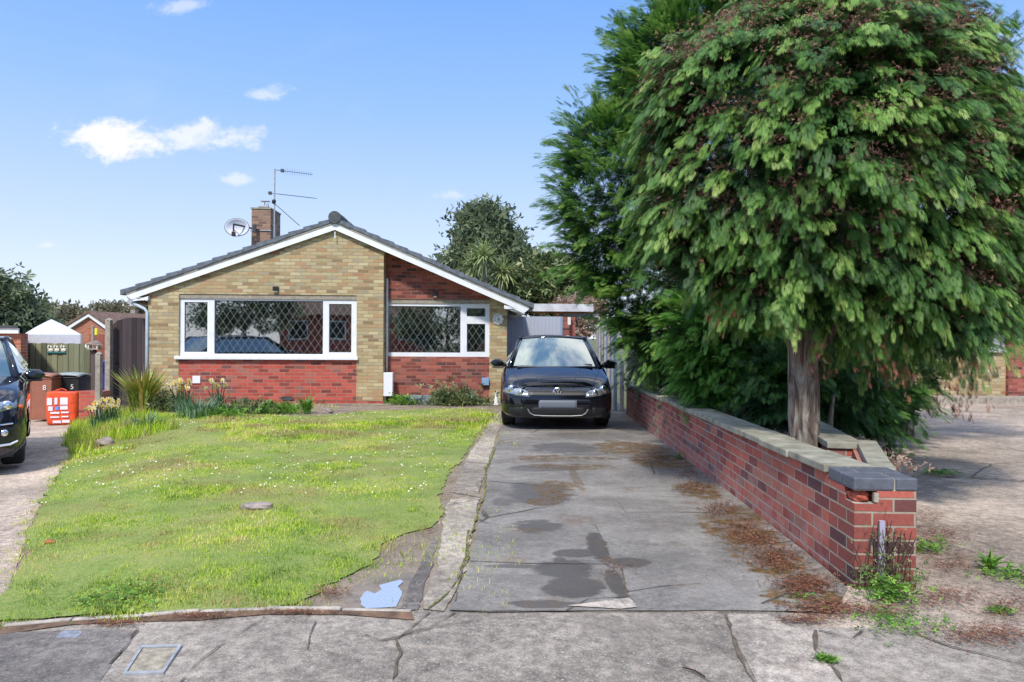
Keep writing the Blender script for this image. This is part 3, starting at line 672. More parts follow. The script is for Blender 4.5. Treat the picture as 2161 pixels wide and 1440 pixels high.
# rooms
for (u0, u1, f0) in ((yl+.26, y3-.27, .26), (y3+.02, yc-.27, REC+.26)):
    r = MB(); z0, z1, d = -.05, 2.42, 4.3; z0 = .05
    r.add([(u0, f0, z0), (u1, f0, z0), (u1, d, z0), (u0, d, z0), (u0, f0, z1), (u1, f0, z1), (u1, d, z1), (u0, d, z1)], [(0, 1, 2, 3), (4, 7, 6, 5), (3, 2, 6, 7), (0, 3, 7, 4), (1, 5, 6, 2)])
    r.build('room_interior', M['room'], house)
# windows
def window(outer, panes, d0, lat=True, lattice=None):
    root = None; us = sorted({outer[0], outer[2]} | {p[i] for p in panes for i in (0, 2)}); zs = sorted({outer[1], outer[3]} | {p[i] for p in panes for i in (1, 3)})
    fr = MB()
    for i in range(len(us)-1):
        for j in range(len(zs)-1):
            cu, cz = (us[i]+us[i+1])/2, (zs[j]+zs[j+1])/2
            if any(p[0] < cu < p[2] and p[1] < cz < p[3] for p in panes): continue
            fr.box((us[i], d0, zs[j]), (us[i+1], d0+.07, zs[j+1]))
    f = fr.build('window', M['upvc'], house)
    gk = MB(); pn = MB(); ld = MB()
    for n_, (a, b0, c, d_) in enumerate(panes):
        e = .012
        for q in ((a, b0, a+e, d_), (c-e, b0, c, d_), (a+e, b0, c-e, b0+e), (a+e, d_-e, c-e, d_)): gk.box((q[0], d0+.022, q[1]), (q[2], d0+.05, q[3]))
        p_ = MB(); p_.box((a+e, d0+.030, b0+e), (c-e, d0+.036, d_-e)); p_.build('pane', M['glass'], f)
        if not lat: continue
        DW, DH = lattice; hw = .0026; y = d0+.0285
        def clipseg(x0, z0, x1, z1):
            t0, t1 = 0, 1; dx, dz = x1-x0, z1-z0
            for pp, qq in ((-dx, x0-a-e), (dx, c-e-x0), (-dz, z0-b0-e), (dz, d_-e-z0)):
                if pp == 0: continue
                r_ = qq/pp
                if pp < 0: t0 = max(t0, r_)
                else: t1 = min(t1, r_)
            return (t0, t1) if t1-t0 > .01 else None
        H_ = d_-b0; Wd = c-a; slope = DH/DW
        for s in (1, -1):
            k = -H_/slope - DW
            while k < Wd + H_/slope + DW:
                x0 = a + k; x1 = x0 + s*H_/slope; cs = clipseg(x0, b0, x1, d_)
                if cs:
                    q0 = (x0+(x1-x0)*cs[0], b0+H_*cs[0]); q1 = (x0+(x1-x0)*cs[1], b0+H_*cs[1]); ln = math.hypot(x1-x0, H_); nx_, nz_ = -H_/ln*hw*s, abs(x1-x0)/ln*hw
                    vv = [(q0[0]-nx_, y, q0[1]-nz_), (q1[0]-nx_, y, q1[1]-nz_), (q1[0]+nx_, y, q1[1]+nz_), (q0[0]+nx_, y, q0[1]+nz_)]
                    ld.add(vv, [(0, 1, 2, 3)])
                k += DW
    gk.build('gasket', M['sash'], f)
    if lat: ld.build('diamond_leading', M['lead'], f)
    return f
def R(px0, py0, px1, py1, off): a = hp(px0, py1, off); b_ = hp(px1, py0, off); return (a[0], a[1], b_[0], b_[1])
f1 = window((y1, hp(560, 753)[1], y2, hp(560, 631)[1]), [R(389, 638, 438, 743, .05), R(452, 636, 682, 747, .05), R(694, 642, 742, 744, .05)], .05, True, (.158, .235))
w = MB(); w.box((y1-.07, -.07, zsl-.002), (y2+.04, .115, hp(560, 753)[1])); w.build('sill', M['upvc'], f1, bevel=.006)
f2 = window((ya-.03, hp(920, 752, REC)[1]-.012, yb, hp(920, 641, REC)[1]), [R(819, 647, 972, 744, REC+.04), R(985, 651, 1024, 668, REC+.04), R(985, 684, 1024, 743, REC+.04)], REC+.04, True, (.158, .235))
# curtains (hang inside)
def curtain(u0, u1, u0b, u1b, z0, z1, y, label, group=None):
    mb = MB(); n = 22; vs = []
    for j, zz in enumerate(np.linspace(z1, z0, 8)):
        k = j/7; a = u0+(u0b-u0)*k; b_ = u1+(u1b-u1)*k
        for i in range(n+1): s_ = i/n; vs.append((a+(b_-a)*s_, y+.03*sin(s_*pi*9), zz))
    mb.add(vs, [(j*(n+1)+i, j*(n+1)+i+1, (j+1)*(n+1)+i+1, (j+1)*(n+1)+i) for j in range(7) for i in range(n)])
    o = mb.build('curtain', M['curtain'], smooth=True, M=Matrix.Translation(P0) @ Matrix.Rotation(TH, 4, 'Z')); tag(o, label, 'curtain', group)
hl = lambda px, off=.3: hp(px, 700, off)[0]
zc0, zc1 = .88, hp(560, 628)[1]
curtain(hl(384), hl(408), hl(384), hl(398), zc0, zc1, .34, 'pale green curtain inside the left end of the wide window')
curtain(hl(735), hl(750), hl(738), hl(750), zc0, zc1, .34, 'pale curtain at the right end of the wide window')
curtain(hl(816, .6), hl(834, .6), hl(816, .6), hl(834, .6), zc0, hp(920, 640, .6)[1], REC+.34, 'pale green curtain at the left end of the recessed window')
curtain(hl(1008, .6), hl(1030, .6), hl(1010, .6), hl(1030, .6), zc0, hp(920, 640, .6)[1], REC+.34, 'pale curtain behind the narrow panes of the recessed window')
HM = Matrix.Translation(P0) @ Matrix.Rotation(TH, 4, 'Z')
u_, z_ = hp(399, 740, .4); r_ = thing('table_lamp', 'small cream shaded lamp standing inside the wide window', 'lamp', HM @ Vector((u_, .52, z_-.10)))
MB().lathe([(.075, .12), (.055, .26)], n=20).build('lamp_shade', M['cream'], r_, smooth=True); MB().lathe([(.05, 0), (.05, .015), (.015, .03), (.02, .07), (.012, .12)], n=16).build('base', M['dkgrey'], r_, smooth=True)
# chair backs / light round thing in the recessed room
u_, z_ = hp(890, 735, .8); o = MB().lathe([(.001, .36), (.2, .33), (.34, .22), (.38, .05), (.38, -.3), (.001, -.3)], axis='Z', n=32).build('armchair', plain('pale_blue_cloth', (.34, .42, .50), .9), smooth=True, M=HM @ Matrix.Translation((u_, REC+1.1, z_)))
tag(o, 'pale blue rounded chair back seen through the recessed window', 'armchair')
for px, lab in ((883, 'small white pot on the sill left of the dark bowl'), (920, 'white pot holding a dark plant on the recessed window sill')):
    u_, z_ = hp(px, 744, .55); r_ = thing('flower_pot', lab, 'pot', HM @ Vector((u_, REC+.2, z_-.01)))
    MB().lathe([(.035, 0), (.05, .09), (.045, .09), (.04, .07)], n=16).build('pot', M['white'], r_, smooth=True)
    if px == 920:
        n_ = 40; rg = np.random.default_rng(3); C0 = np.zeros((n_, 3)); C0[:, 2] = .09; A_ = rg.normal(size=(n_, 3)); A_[:, 2] = abs(A_[:, 2])*.7
        cloud_mesh('plant', M['hedge'], r_, C0, A_, rg.normal(size=(n_, 3)), rg.uniform(.06, .16, n_), rg.uniform(0, .5, n_), np.array([[[0, 0, 0], [.5, .12, 0], [1, 0, 0], [.5, -.12, 0]]]))
# bits on the front
def hbox(name, px0, py0, px1, py1, off, d, m_, par=house, bev=.004):
    a = hp(px0, py1, off); b_ = hp(px1, py0, off); mb = MB(); mb.box((a[0], off-d, a[1]), (b_[0], off, b_[1])); return mb.build(name, m_, par, bevel=bev)
for px, py, off in ((582, 611, 0), (918, 622, REC)):
    l_ = hbox('security_light', px-5, py-6, px+6, py+3, off, .07, M['black']); hbox('lens', px-3, py+3.2, px+4, py+6, off, .05, M['cream'], l_)
hbox('vent_cover', 407, 793.5, 423.5, 809, .012, .03, M['upvc']); hbox('blue_wall_box', 1017, 797.5, 1032, 812.5, REC+.012, .10, M['bluebox'])
mbx = hbox('meter_box', 808.5, 786, 831, 835, REC-.16, .20, M['upvc'], bev=.01)
a = hp(811, 836, REC-.2); MB().tube([(a[0]+.01, REC-.2, a[1]), (a[0]+.01, REC-.2, a[1]-.4)], .018).build('meter_pipe', M['upvc'], mbx)
hbox('air_brick', 595, 837, 618, 845, -.03, .006, M['dkgrey'], bev=0)
a = hp(811.5, 660, REC-.2)
# plaque with a number
pc = hp(1051, 674, REC); pq = MB(); N_ = 40
prof = [(.118+.010*cos(8*2*pi*k/N_)) for k in range(N_)]
pq.prism([(pc[0]+prof[k]*cos(2*pi*k/N_), pc[1]+prof[k]*sin(2*pi*k/N_)) for k in range(N_)], REC-.02, REC-.002)
pq = pq.build('number_plaque', M['white'], house)
def numeral(txt, size, m_, parent, loc, rot=(pi/2, 0, 0), name='numeral', ex=.002):
    cu = bpy.data.curves.new(name, 'FONT'); cu.body = txt; cu.size = size; cu.align_x = 'CENTER'; cu.align_y = 'CENTER'; cu.extrude = ex
    o = bpy.data.objects.new(name, cu); COL.objects.link(o); dg = bpy.context.evaluated_depsgraph_get(); me = bpy.data.meshes.new_from_object(o.evaluated_get(dg))
    bpy.data.objects.remove(o); me.materials.clear(); me.materials.append(m_); o = bpy.data.objects.new(name, me); COL.objects.link(o); o.location = loc; o.rotation_euler = rot
    if parent: o.parent = parent
    return o
numeral('8', .10, M['dkgrey'], pq, (pc[0]+.012, REC-.022, pc[1]-.005))
for k in range(7):
    th = pi*(.62+.76*k/6*1.0) ; MB().rock((pc[0]+.075*cos(th), REC-.022, pc[1]+.075*sin(th)), .010, (1, .3, 1), k).build('floral_motif', M['grey'], pq)
MB().rock((pc[0], REC-.022, pc[1]+.085), .012, (1, .3, 1), 9).build('floral_motif', M['dkgrey'], pq)
# barge boards
def slopeband(u0, u1, top, bot, y0, y1, mb):
    mb.prism([(u0, roofz(u0)-bot), (u1, roofz(u1)-bot), (u1, roofz(u1)-top), (u0, roofz(u0)-top)], y0, y1)
bb = MB(); uL = hp(276, 620, VO)[0]; uR = hp(1108, 645, VO)[0]
bb.prism([(uL, roofz(uL)-RT-.145), (A1[0], A1[1]-RT-.15), (A1[0], A1[1]-RT-.015), (uL-.1, roofz(uL-.1)-RT-.015)], VO, VO+.022)
bb.prism([(A1[0], A1[1]-RT-.15), (uR, roofz(uR)-RT-.145), (uR+.1, roofz(uR+.1)-RT-.015), (A1[0], A1[1]-RT-.015)], VO, VO+.022)
# boxed ends
e = hp(312, 632, VO); bb.prism([(uL, roofz(uL)-RT-.19), (e[0], e[1]), (e[0], under(e[0])-.15)], VO+.002, VO+.024)
bb.prism([(uL+.02, e[1]), (e[0], e[1]), (e[0], under(e[0])-.14), (uL+.02, roofz(uL)-RT-.185)], VO+.024, .0)
e2 = hp(1064, 652, VO); e3 = hp(1108, 652, VO)
bb.prism([(e2[0], e2[1]), (e3[0]-.06, e2[1]), (uR, roofz(uR)-RT-.18), (e2[0], roofz(e2[0])-RT-.18)], VO+.003, VO+.025)
bb.prism([(e2[0]+.01, e2[1]+.002), (e3[0]-.07, e2[1]+.002), (uR-.02, roofz(uR)-RT-.2), (e2[0]+.01, roofz(e2[0])-RT-.2)], VO+.025, 10)
bb.build('barge_board', M['barge'], house)
# soffit strip under the verge
sf = MB(); 
for (ua, ub) in ((yl+.005, A1[0]), (A1[0], y3)): sf.prism([(ua, under(ua)-.012), (ub, under(ub)-.012), (ub, under(ub)+.012), (ua, under(ua)+.012)], VO+.022, -.002)
sf.prism([(y3, under(y3)-.012), (yc, under(yc)-.012), (yc, under(yc)+.012), (y3, under(y3)+.012)], VO+.022, REC-.002)
sf.build('soffit', M['barge'], house)
# roof: stepped tile courses
rf = MB(); rr = random.Random(5)
for side in (0, 1):
    uE = A0[0] if side == 0 else A2[0]; sg = -1 if side == 0 else 1; slope = sl if side == 0 else sr
    Ls = math.hypot(uE-A1[0], (uE-A1[0])*slope); n_ = round(Ls/.345); ang = math.atan(slope)
    for k in range(n_):
        ua = A1[0]+(uE-A1[0])*k/n_; ub = A1[0]+(uE-A1[0])*(k+1)/n_ + sg*.03
        t0, t1 = roofz(ua)-.028, roofz(ub)+.008+rr.uniform(-.006, .006); th0, th1 = .07, RT*.86
        y = VO-.035+rr.uniform(-.008, .008)
        cols = 30
        pts = [(ua, t0-th0), (ub, t1-th1), (ub, t1), (ua, t0)]
        if sg < 0: pts = pts[::-1]
        # verge tile, then a long run
        rf.prism(pts, y, y+.33); 
        for c_ in range(1, cols): rf.prism([(p_[0], p_[1]-.003*(c_ % 2)) for p_ in pts], y+.33*c_+.004, y+.33*(c_+1))
roof = rf.build('roof', M['tile'], house)
vg = MB(); slopeband(A0[0]+.08, A1[0], RT-.025, RT+.013, VO-.012, VO+.03, vg); slopeband(A1[0], A2[0]-.08, RT-.025, RT+.013, VO-.012, VO+.03, vg); vg.build('verge_mortar', M['mortar'], roof)
rg_ = MB(); rz_ = A1[1]-.015
for k in range(22):
    y0 = VO-.06+k*.46; n_ = 16
    rg_.prism([(A1[0]+(.135+.006*(k % 2))*cos(2*pi*j/n_), rz_+(.135+.006*(k % 2))*sin(2*pi*j/n_)) for j in range(n_)], y0, y0+.455)
rg_.build('ridge_tile', M['ridge'], roof)
MB().box((A1[0]-.008, VO-.01, A1[1]-RT-.33), (A1[0]+.012, VO, A1[1]-RT-.19)).build('barge_joint_cover', M['barge'], house)
# gutters + downpipe
gt = MB(); e = hp(277, 641, .1); gt.tube([(uL-.03, VO+.02, e[1]+.03), (uL-.03, 10.3, e[1]+.02)], .055, 10); gt.build('gutter', M['grey'], house)
dp = MB(); a = hp(276, 634, -.05); b_ = hp(310, 655, -.05); c = hp(311, 790, -.05)
dp.tube([(a[0], -.02, a[1]), (a[0]+.04, -.02, a[1]-.06), (b_[0]-.06, -.02, b_[1]+.03), (b_[0]-.01, -.02, b_[1]-.04), (b_[0]-.01, -.02, c[1]-1.2)], .032, 10); dp.build('downpipe', plain('pale_blue_pipe', (.50, .60, .68), .4), house, smooth=True)
a = hp(811, 588, REC-.06); c = hp(811, 787, REC-.06)
MB().tube([(y3+.035, REC-.05, a[1]), (y3+.035, REC-.05, c[1])], .024, 10).build('white_wall_pipe', M['upvc'], house, smooth=True)
# chimney
cx0, cz1 = hp(531, 441, 4.0); cx1 = hp(571, 441, 4.0)[0]
ch = MB(); ch.box((cx0, 4.0, 2.0), (cx1, 4.95, cz1)); ch = ch.build('chimney', M['chim'], roof)
cc = MB(); cc.box((cx0-.02, 3.98, cz1), (cx1+.02, 4.97, cz1+.04)); cc.build('chimney_cap', M['conc'], ch)
mb = MB(); mb.box((cx0+.30, 4.3, cz1+.04), (cx0+.36, 4.36, cz1+.20)); mb.box((cx0+.1, 4.25, cz1+.10), (cx0+.36, 4.42, cz1+.13)); mb.box((cx0+.15, 4.25, cz1+.26), (cx0+.38, 4.42, cz1+.28)); mb.box((cx0+.24, 4.32, cz1+.13), (cx0+.26, 4.34, cz1+.26)); mb.build('flue_bracket', M['galv'], ch)
fl = MB(); fl.box((cx0-.03, 3.97, hp(570, 488, 4.)[1]), (cx1+.02, 4.0-.004, hp(570, 486, 4.)[1])); fl.box((cx1, 4.2, cz1-.75), (cx1+.06, 4.25, cz1-.4)); fl.build('strap', M['galv'], ch)
# satellite dish
dc = hp(500, 480, 3.7); dr = thing('satellite_dish', 'oval white satellite dish on a bracket off the left of the chimney', 'satellite dish', HM @ Vector((dc[0], 3.7, dc[1])), TH)
mb = MB(); n1_, n2_ = 8, 36; vs = [(0, .10, 0)]
for j in range(1, n1_+1):
    for k in range(n2_): r_ = j/n1_; vs.append((.32*r_*cos(2*pi*k/n2_), .10-.10*r_*r_, .235*r_*sin(2*pi*k/n2_)))
fs = [(0, 1+(k+1) % n2_, 1+k) for k in range(n2_)] + [(1+j*n2_+k, 1+j*n2_+(k+1) % n2_, 1+(j+1)*n2_+(k+1) % n2_, 1+(j+1)*n2_+k) for j in range(n1_-1) for k in range(n2_)]
mb.add(vs, fs); o = mb.build('reflector', M['dish'], dr, smooth=True); so_ = o.modifiers.new('thick', 'SOLIDIFY'); so_.thickness = .012
MB().tube([(.322*cos(2*pi*k/36), .0, .237*sin(2*pi*k/36)) for k in range(37)], .009, 6).build('rim', M['dkgrey'], dr, smooth=True)
MB().tube([(.02, .05, -.16), (.0, -.25, -.10)], .012, 6).build('arm', M['dkgrey'], dr)
mb = MB(); mb.box((-.03, -.34, -.28), (.05, -.22, -.16)); mb.tube([(0, -.27, -.2), (0, -.25, .06)], .022, 8); mb.build('receiver', M['black'], dr, bevel=.01)
mb = MB(); mb.tube([(-.02, -.22, .05), (.22, .1, .03), (.42, .14, -.02)], .026, 8); mb.tube([(.42, .14, -.12), (.42, .14, .10)], .05, 8); mb.tube([(.40, .14, -.02), (.52, .3, -.02)], .02, 8); mb.build('bracket', M['dkgrey'], dr)
# aerial
ab = hp(579, 484, 3.95); at_ = hp(579, 357, 3.95); ar = thing('tv_aerial', 'tall thin television aerial mast with a stay rising beside the chimney', 'aerial', HM @ Vector((ab[0], 3.95, ab[1]-.5)), TH)
Hh = at_[1]-ab[1]+.5; MB().tube([(0, 0, 0), (0, 0, Hh)], .02, 8).build('mast', M['galv'], ar)
mb = MB(); zA = Hh-.02; mb.tube([(-.01, 0, zA), (.9, .5, zA)], .008, 6)
for k in range(12): mb.tube([(.25+.055*k, .14+.03*k, zA-.10+.003*k), (.25+.055*k, .14+.03*k, zA+.10-.003*k)], .003, 4)
mb.box((.14, .05, zA-.04), (.22, .14, zA+.04)); mb.build('upper_boom', M['dkgrey'], ar)
zB = hp(579, 409, 3.95)[1]-ab[1]+.5; mb = MB(); mb.tube([(-.15, -.1, zB), (1.0, .6, zB)], .008, 6); mb.box((-.14, -.10, zB-.04), (-.06, -.03, zB+.04))
for k in range(14): mb.tube([(.1+.06*k-.05, .055+.036*k+.08, zB), (.1+.06*k+.05, .055+.036*k-.08, zB)], .003, 4)
mb.build('lower_boom', M['dkgrey'], ar)
zC = hp(579, 426, 3.95)[1]-ab[1]+.5; MB().rock((-.01, -.02, zC), .05, (1, 1, 1.3), 3).build('clamp', M['black'], ar)
st = hp(632, 474, 3.4); MB().tube([(0, 0, zC-.05), (st[0]-ab[0], -.55, st[1]-ab[1]+.5-.03)], .010, 6).build('stay', M['dkgrey'], ar)
MB().tube([(0, .02, .62), (-.12, .2, .62)], .014, 6).build('bracket', M['galv'], ar)

# ------------------------------------------------------------------ garage and carport
gy = 19.2
gar = thing('garage', 'flat roofed garage with a grey white door behind the parked black hatchback', 'garage', (0, 0, 0))
p = lambda px, py, Y=gy: at(px, py, Y)
a = p(1060, 668); b_ = p(1185, 790); zg = gh(0, gy)
mb = MB(); mb.box((a.x, gy, zg), (p(1183, 700).x, gy+.05, p(1100, 668).z)); mb.build('door', M['garagedoor'], gar)
mb = MB(); mb.box((p(1183, 700).x, gy-.03, zg), (p(1187, 700).x, gy+.06, p(1100, 668).z)); mb.build('door_frame', M['bluemetal'], gar)
mb = MB(); mb.box((p(1187, 700).x+.003, gy, zg), (p(1214, 700).x, gy+5, p(1100, 668).z)); mb.box((a.x-1, gy+.1, zg), (p(1187, 700).x, gy+5, p(1100, 668).z-.02)); mb.build('wall', M['rbrick2'], gar)
cy = 16.3
q0, q1 = at(1094, 641, cy), at(1252, 658, cy)
mb = MB(); mb.box((q0.x, cy, q1.z), (q1.x, cy+.03, q0.z)); mb.build('roof_fascia', plain('weathered_white_fascia', (.58, .58, .62), .7, var=.2, scale=5), gar)
mb = MB(); mb.box((q0.x, cy+.03, q0.z-.10), (q1.x, cy+1.3, q0.z-.03)); mb.build('flat_roof', plain('roof_felt', (.16, .15, .16), .9), gar)
mb = MB(); z0 = at(1150, 662, cy).z; mb.box((at(1120, 660, cy).x, cy+.05, z0), (at(1225, 660, cy).x, cy+.10, q1.z+.05)); mb.build('roof_edge_timber', M['rust'], gar)
mb = MB(); z0 = at(1150, 669, cy+.3); mb.box((at(1190, 669, cy+.3).x, cy+.3, z0.z), (at(1262, 669, cy+.3).x, cy+.38, at(1150, 662, cy+.3).z)); mb.build('cross_beam', M['grey'], gar)
mb = MB(); e = at(1095, 663, cy+.1); mb.box((at(1072, 652, cy).x, cy+.1, e.z), (at(1096, 652, cy).x, cy+1.2, at(1072, 652, cy).z)); mb.build('eaves_box', M['dkgrey'], gar)
# things seen through the gap
o = MB().box(tuple(at(1198, 686, 18.9)), tuple(at(1205, 650, 18.9) + Vector((0, .06, 0)))).build('light_fitting', M['cream'], bevel=.01); tag(o, 'pale oblong lamp fitted on the brick pier beside the garage door', 'lamp')
o = MB(); c = at(1248, 678, 23); o.box((c.x-.13, 23, c.z-.1), (c.x+.13, 23.2, c.z+.1)).build('sign_board', M['yellow'], bevel=.02); tag(bpy.data.objects['sign_board'], 'bright yellow board beyond the gap beside the garage', 'board')
# ------------------------------------------------------------------ garden wall along the drive
WA = math.atan2(.0333, 1.0)               # the wall runs slightly outwards
w0 = G(1802, 1238); WL = 9.6
wall = thing('garden_wall', 'low red brick wall with a pale coping running along the right of the driveway', 'wall', (w0.x, w0.y, w0.z), -WA)
SLP = -.0127
def wz(y): return SLP*y
def wprism(mb, x0, x1, y0, y1, z0, z1):   # box whose top and bottom follow the slope
    vs = [(x, y, z+wz(y)) for z in (z0, z1) for (x, y) in ((x0, y0), (x1, y0), (x1, y1), (x0, y1))]
    mb.add(vs, [(0, 3, 2, 1), (4, 5, 6, 7), (0, 1, 5, 4), (1, 2, 6, 5), (2, 3, 7, 6), (3, 0, 4, 7)])
mb = MB(); wprism(mb, .0, .215, .335, WL, -.15, .545); mb.build('brickwork', M['wallbrick'], wall)
mb = MB(); k = 0; y = .345; rr = random.Random(2)
while y < WL-.1:
    l_ = min(.60, WL-y); dz = rr.uniform(-.003, .003); dx = rr.uniform(-.006, .006); wprism(mb, -.03+dx, .245+dx, y, y+l_-.008, .547+dz, .597+dz); y += l_
mb.build('coping', M['conc'], wall, bevel=.008)
PW = .328
mb = MB()
mb.box((0, 0, -.15), (PW, .33, .30)); mb.box((0, .0, .30), (PW, .33, .445))
# top course with a broken corner
mb.box((.118, 0, .445), (PW, .33, .515)); mb.box((.0, .12, .445), (.118, .33, .515))
mb.build('pier', M['pierbrick'], wall)
mb = MB(); mb.rock((.055, .075, .475), .052, (1.05, 1.1, .62), 4); mb.build('broken_brick', plain('raw_brick', (.50, .12, .07), .95, var=.4, scale=25, bump=.9), wall)
mb = MB(); mb.box((.004, .004, .441), (PW-.004, .326, .4455)); mb.box((0.105, -.002, .455), (.128, .02, .505)); mb.build('mortar_bed', M['mortar'], wall)
mb = MB()
for (x0, x1, y0, y1) in ((-.004, .209, -.004, .158), (.219, PW+.004, -.004, .158), (-.004, .10, .164, .334), (.11, PW+.004, .164, .334)): mb.box((x0, y0, .520), (x1, y1, .585))
mb.build('pier_cap', M['blue'], wall, bevel=.006)
mb = MB(); mb.box((.006, .006, .515), (PW-.006, .326, .58)); mb.build('cap_mortar', M['mortar'], wall)
mb = MB(); mb.box((.125, -.022, .03), (.153, -.004, .36)); mb.build('metal_strip', plain('lilac_metal_strip', (.40, .37, .48), .5, var=.1), wall)
# right-hand planter wall
c0 = w0
def flatwall(a, c, th, h, name, parent, m1, m2, label=None):
    a, c = Vector(a), Vector(c); d = (c-a); L_ = d.length; rz = math.atan2(d.y, d.x)
    r_ = thing(name, label, 'wall', (a.x, a.y, gh(a.x, a.y)), rz); z2 = gh(c.x, c.y)-gh(a.x, a.y)
    f = lambda x, y: z2*x/L_
    MB().vprism([(0, 0), (L_, 0), (L_, th), (0, th)], -.25, lambda x, y: h+f(x, y)).build('brickwork', m1, r_)
    mb = MB(); x = -.02
    while x < L_: 
        x1_ = min(L_+.02, x+.6); mb.vprism([(x, -.03), (x1_-.008, -.03), (x1_-.008, th+.03), (x, th+.03)], lambda X, Y: h+.002+f(X, Y), lambda X, Y: h+.052+f(X, Y)); x += .6
    mb.build('coping', m2, r_, bevel=.006); return r_
def offp(px, py, h):                       # point at height h above the ground seen at a pixel
    r = ray(px, py); Y = 1.0
    while Y < 40:
        X = r.x*Y/F
        if CAMH + r.z*Y/F <= gh(X, Y)+h: break
        Y += .01
    return (X, Y)
pA = offp(1822, 985, .58); pB = offp(1826, 938, .58); pC = offp(1742, 903, .58)
flatwall(pA, (pB[0]+.02, pB[1]+.25), -.20, .53, 'planter_wall', None, M['wallbrick'], M['conc'], 'short pale coped planter wall running back from the blue topped brick pier')
flatwall((pB[0], pB[1]+.08), (pC[0]+.55, pC[1]+2.2), .2, .53, 'planter_wall', None, M['wallbrick'], M['conc'], 'low planter wall behind the leaning trunk, edging the forecourt')
soil = [(w0.x+.2, w0.y+.34), (pA[0]+.1, pA[1]), (pB[0], pB[1]+.2), (pC[0]+.5, pC[1]+2.2), (3.5, 14.5), (2.25, 14.5)]
so_ = sheet('planting_soil', soil, M['soil'], .40, cell=.4)

# end of the wall: cross rail, posts, side fence
r_ = thing('white_gate_post', 'short white post at the far end of the driveway wall', 'post', tuple(at(1312.5, 800, 13.4)))
MB().box((-.035, -.035, -.6), (.035, .035, .34)).build('post', M['upvc'], r_, bevel=.008)
MB().lathe([(.045, .34), (.03, .37), (.001, .38)], n=4).build('cap', M['upvc'], r_)
r_ = thing('low_rail', 'low pale horizontal rail across the strip beyond the wall end', 'rail', tuple(at(1310, 802, 13.45)))
MB().box((0, 0, -.02), (.95, .05, .03)).build('rail', M['conc2'], r_); MB().box((.9, -.02, -.6), (.96, .07, .04)).build('post', M['conc2'], r_)
fa, fb = at(1262, 700, 19.5), at(1300, 700, 14.0); L_ = (fb-fa).xy.length; rz = math.atan2(fb.y-fa.y, fb.x-fa.x); zt_ = at(1290, 693, 15).z; zg = gh(2.2, 16)
r_ = thing('side_fence', 'tall narrow fence of blue grey panels along the far right of the driveway', 'fence', (fa.x, fa.y, zg), rz); mb = MB(); k = 0
while k < 11:
    mb.box((k*.5, 0, 0), (k*.5+.47, .03, zt_-zg+.0 - .02*(k % 3))); k += 1
mb.build('panel', M['bluemetal'], r_)
for k in range(6): MB().box((k*1.0-.03, -.05, 0), (k*1.0+.03, -.002, zt_-zg+.06)).build('post', M['grey'] if k % 2 else M['conc2'], r_)

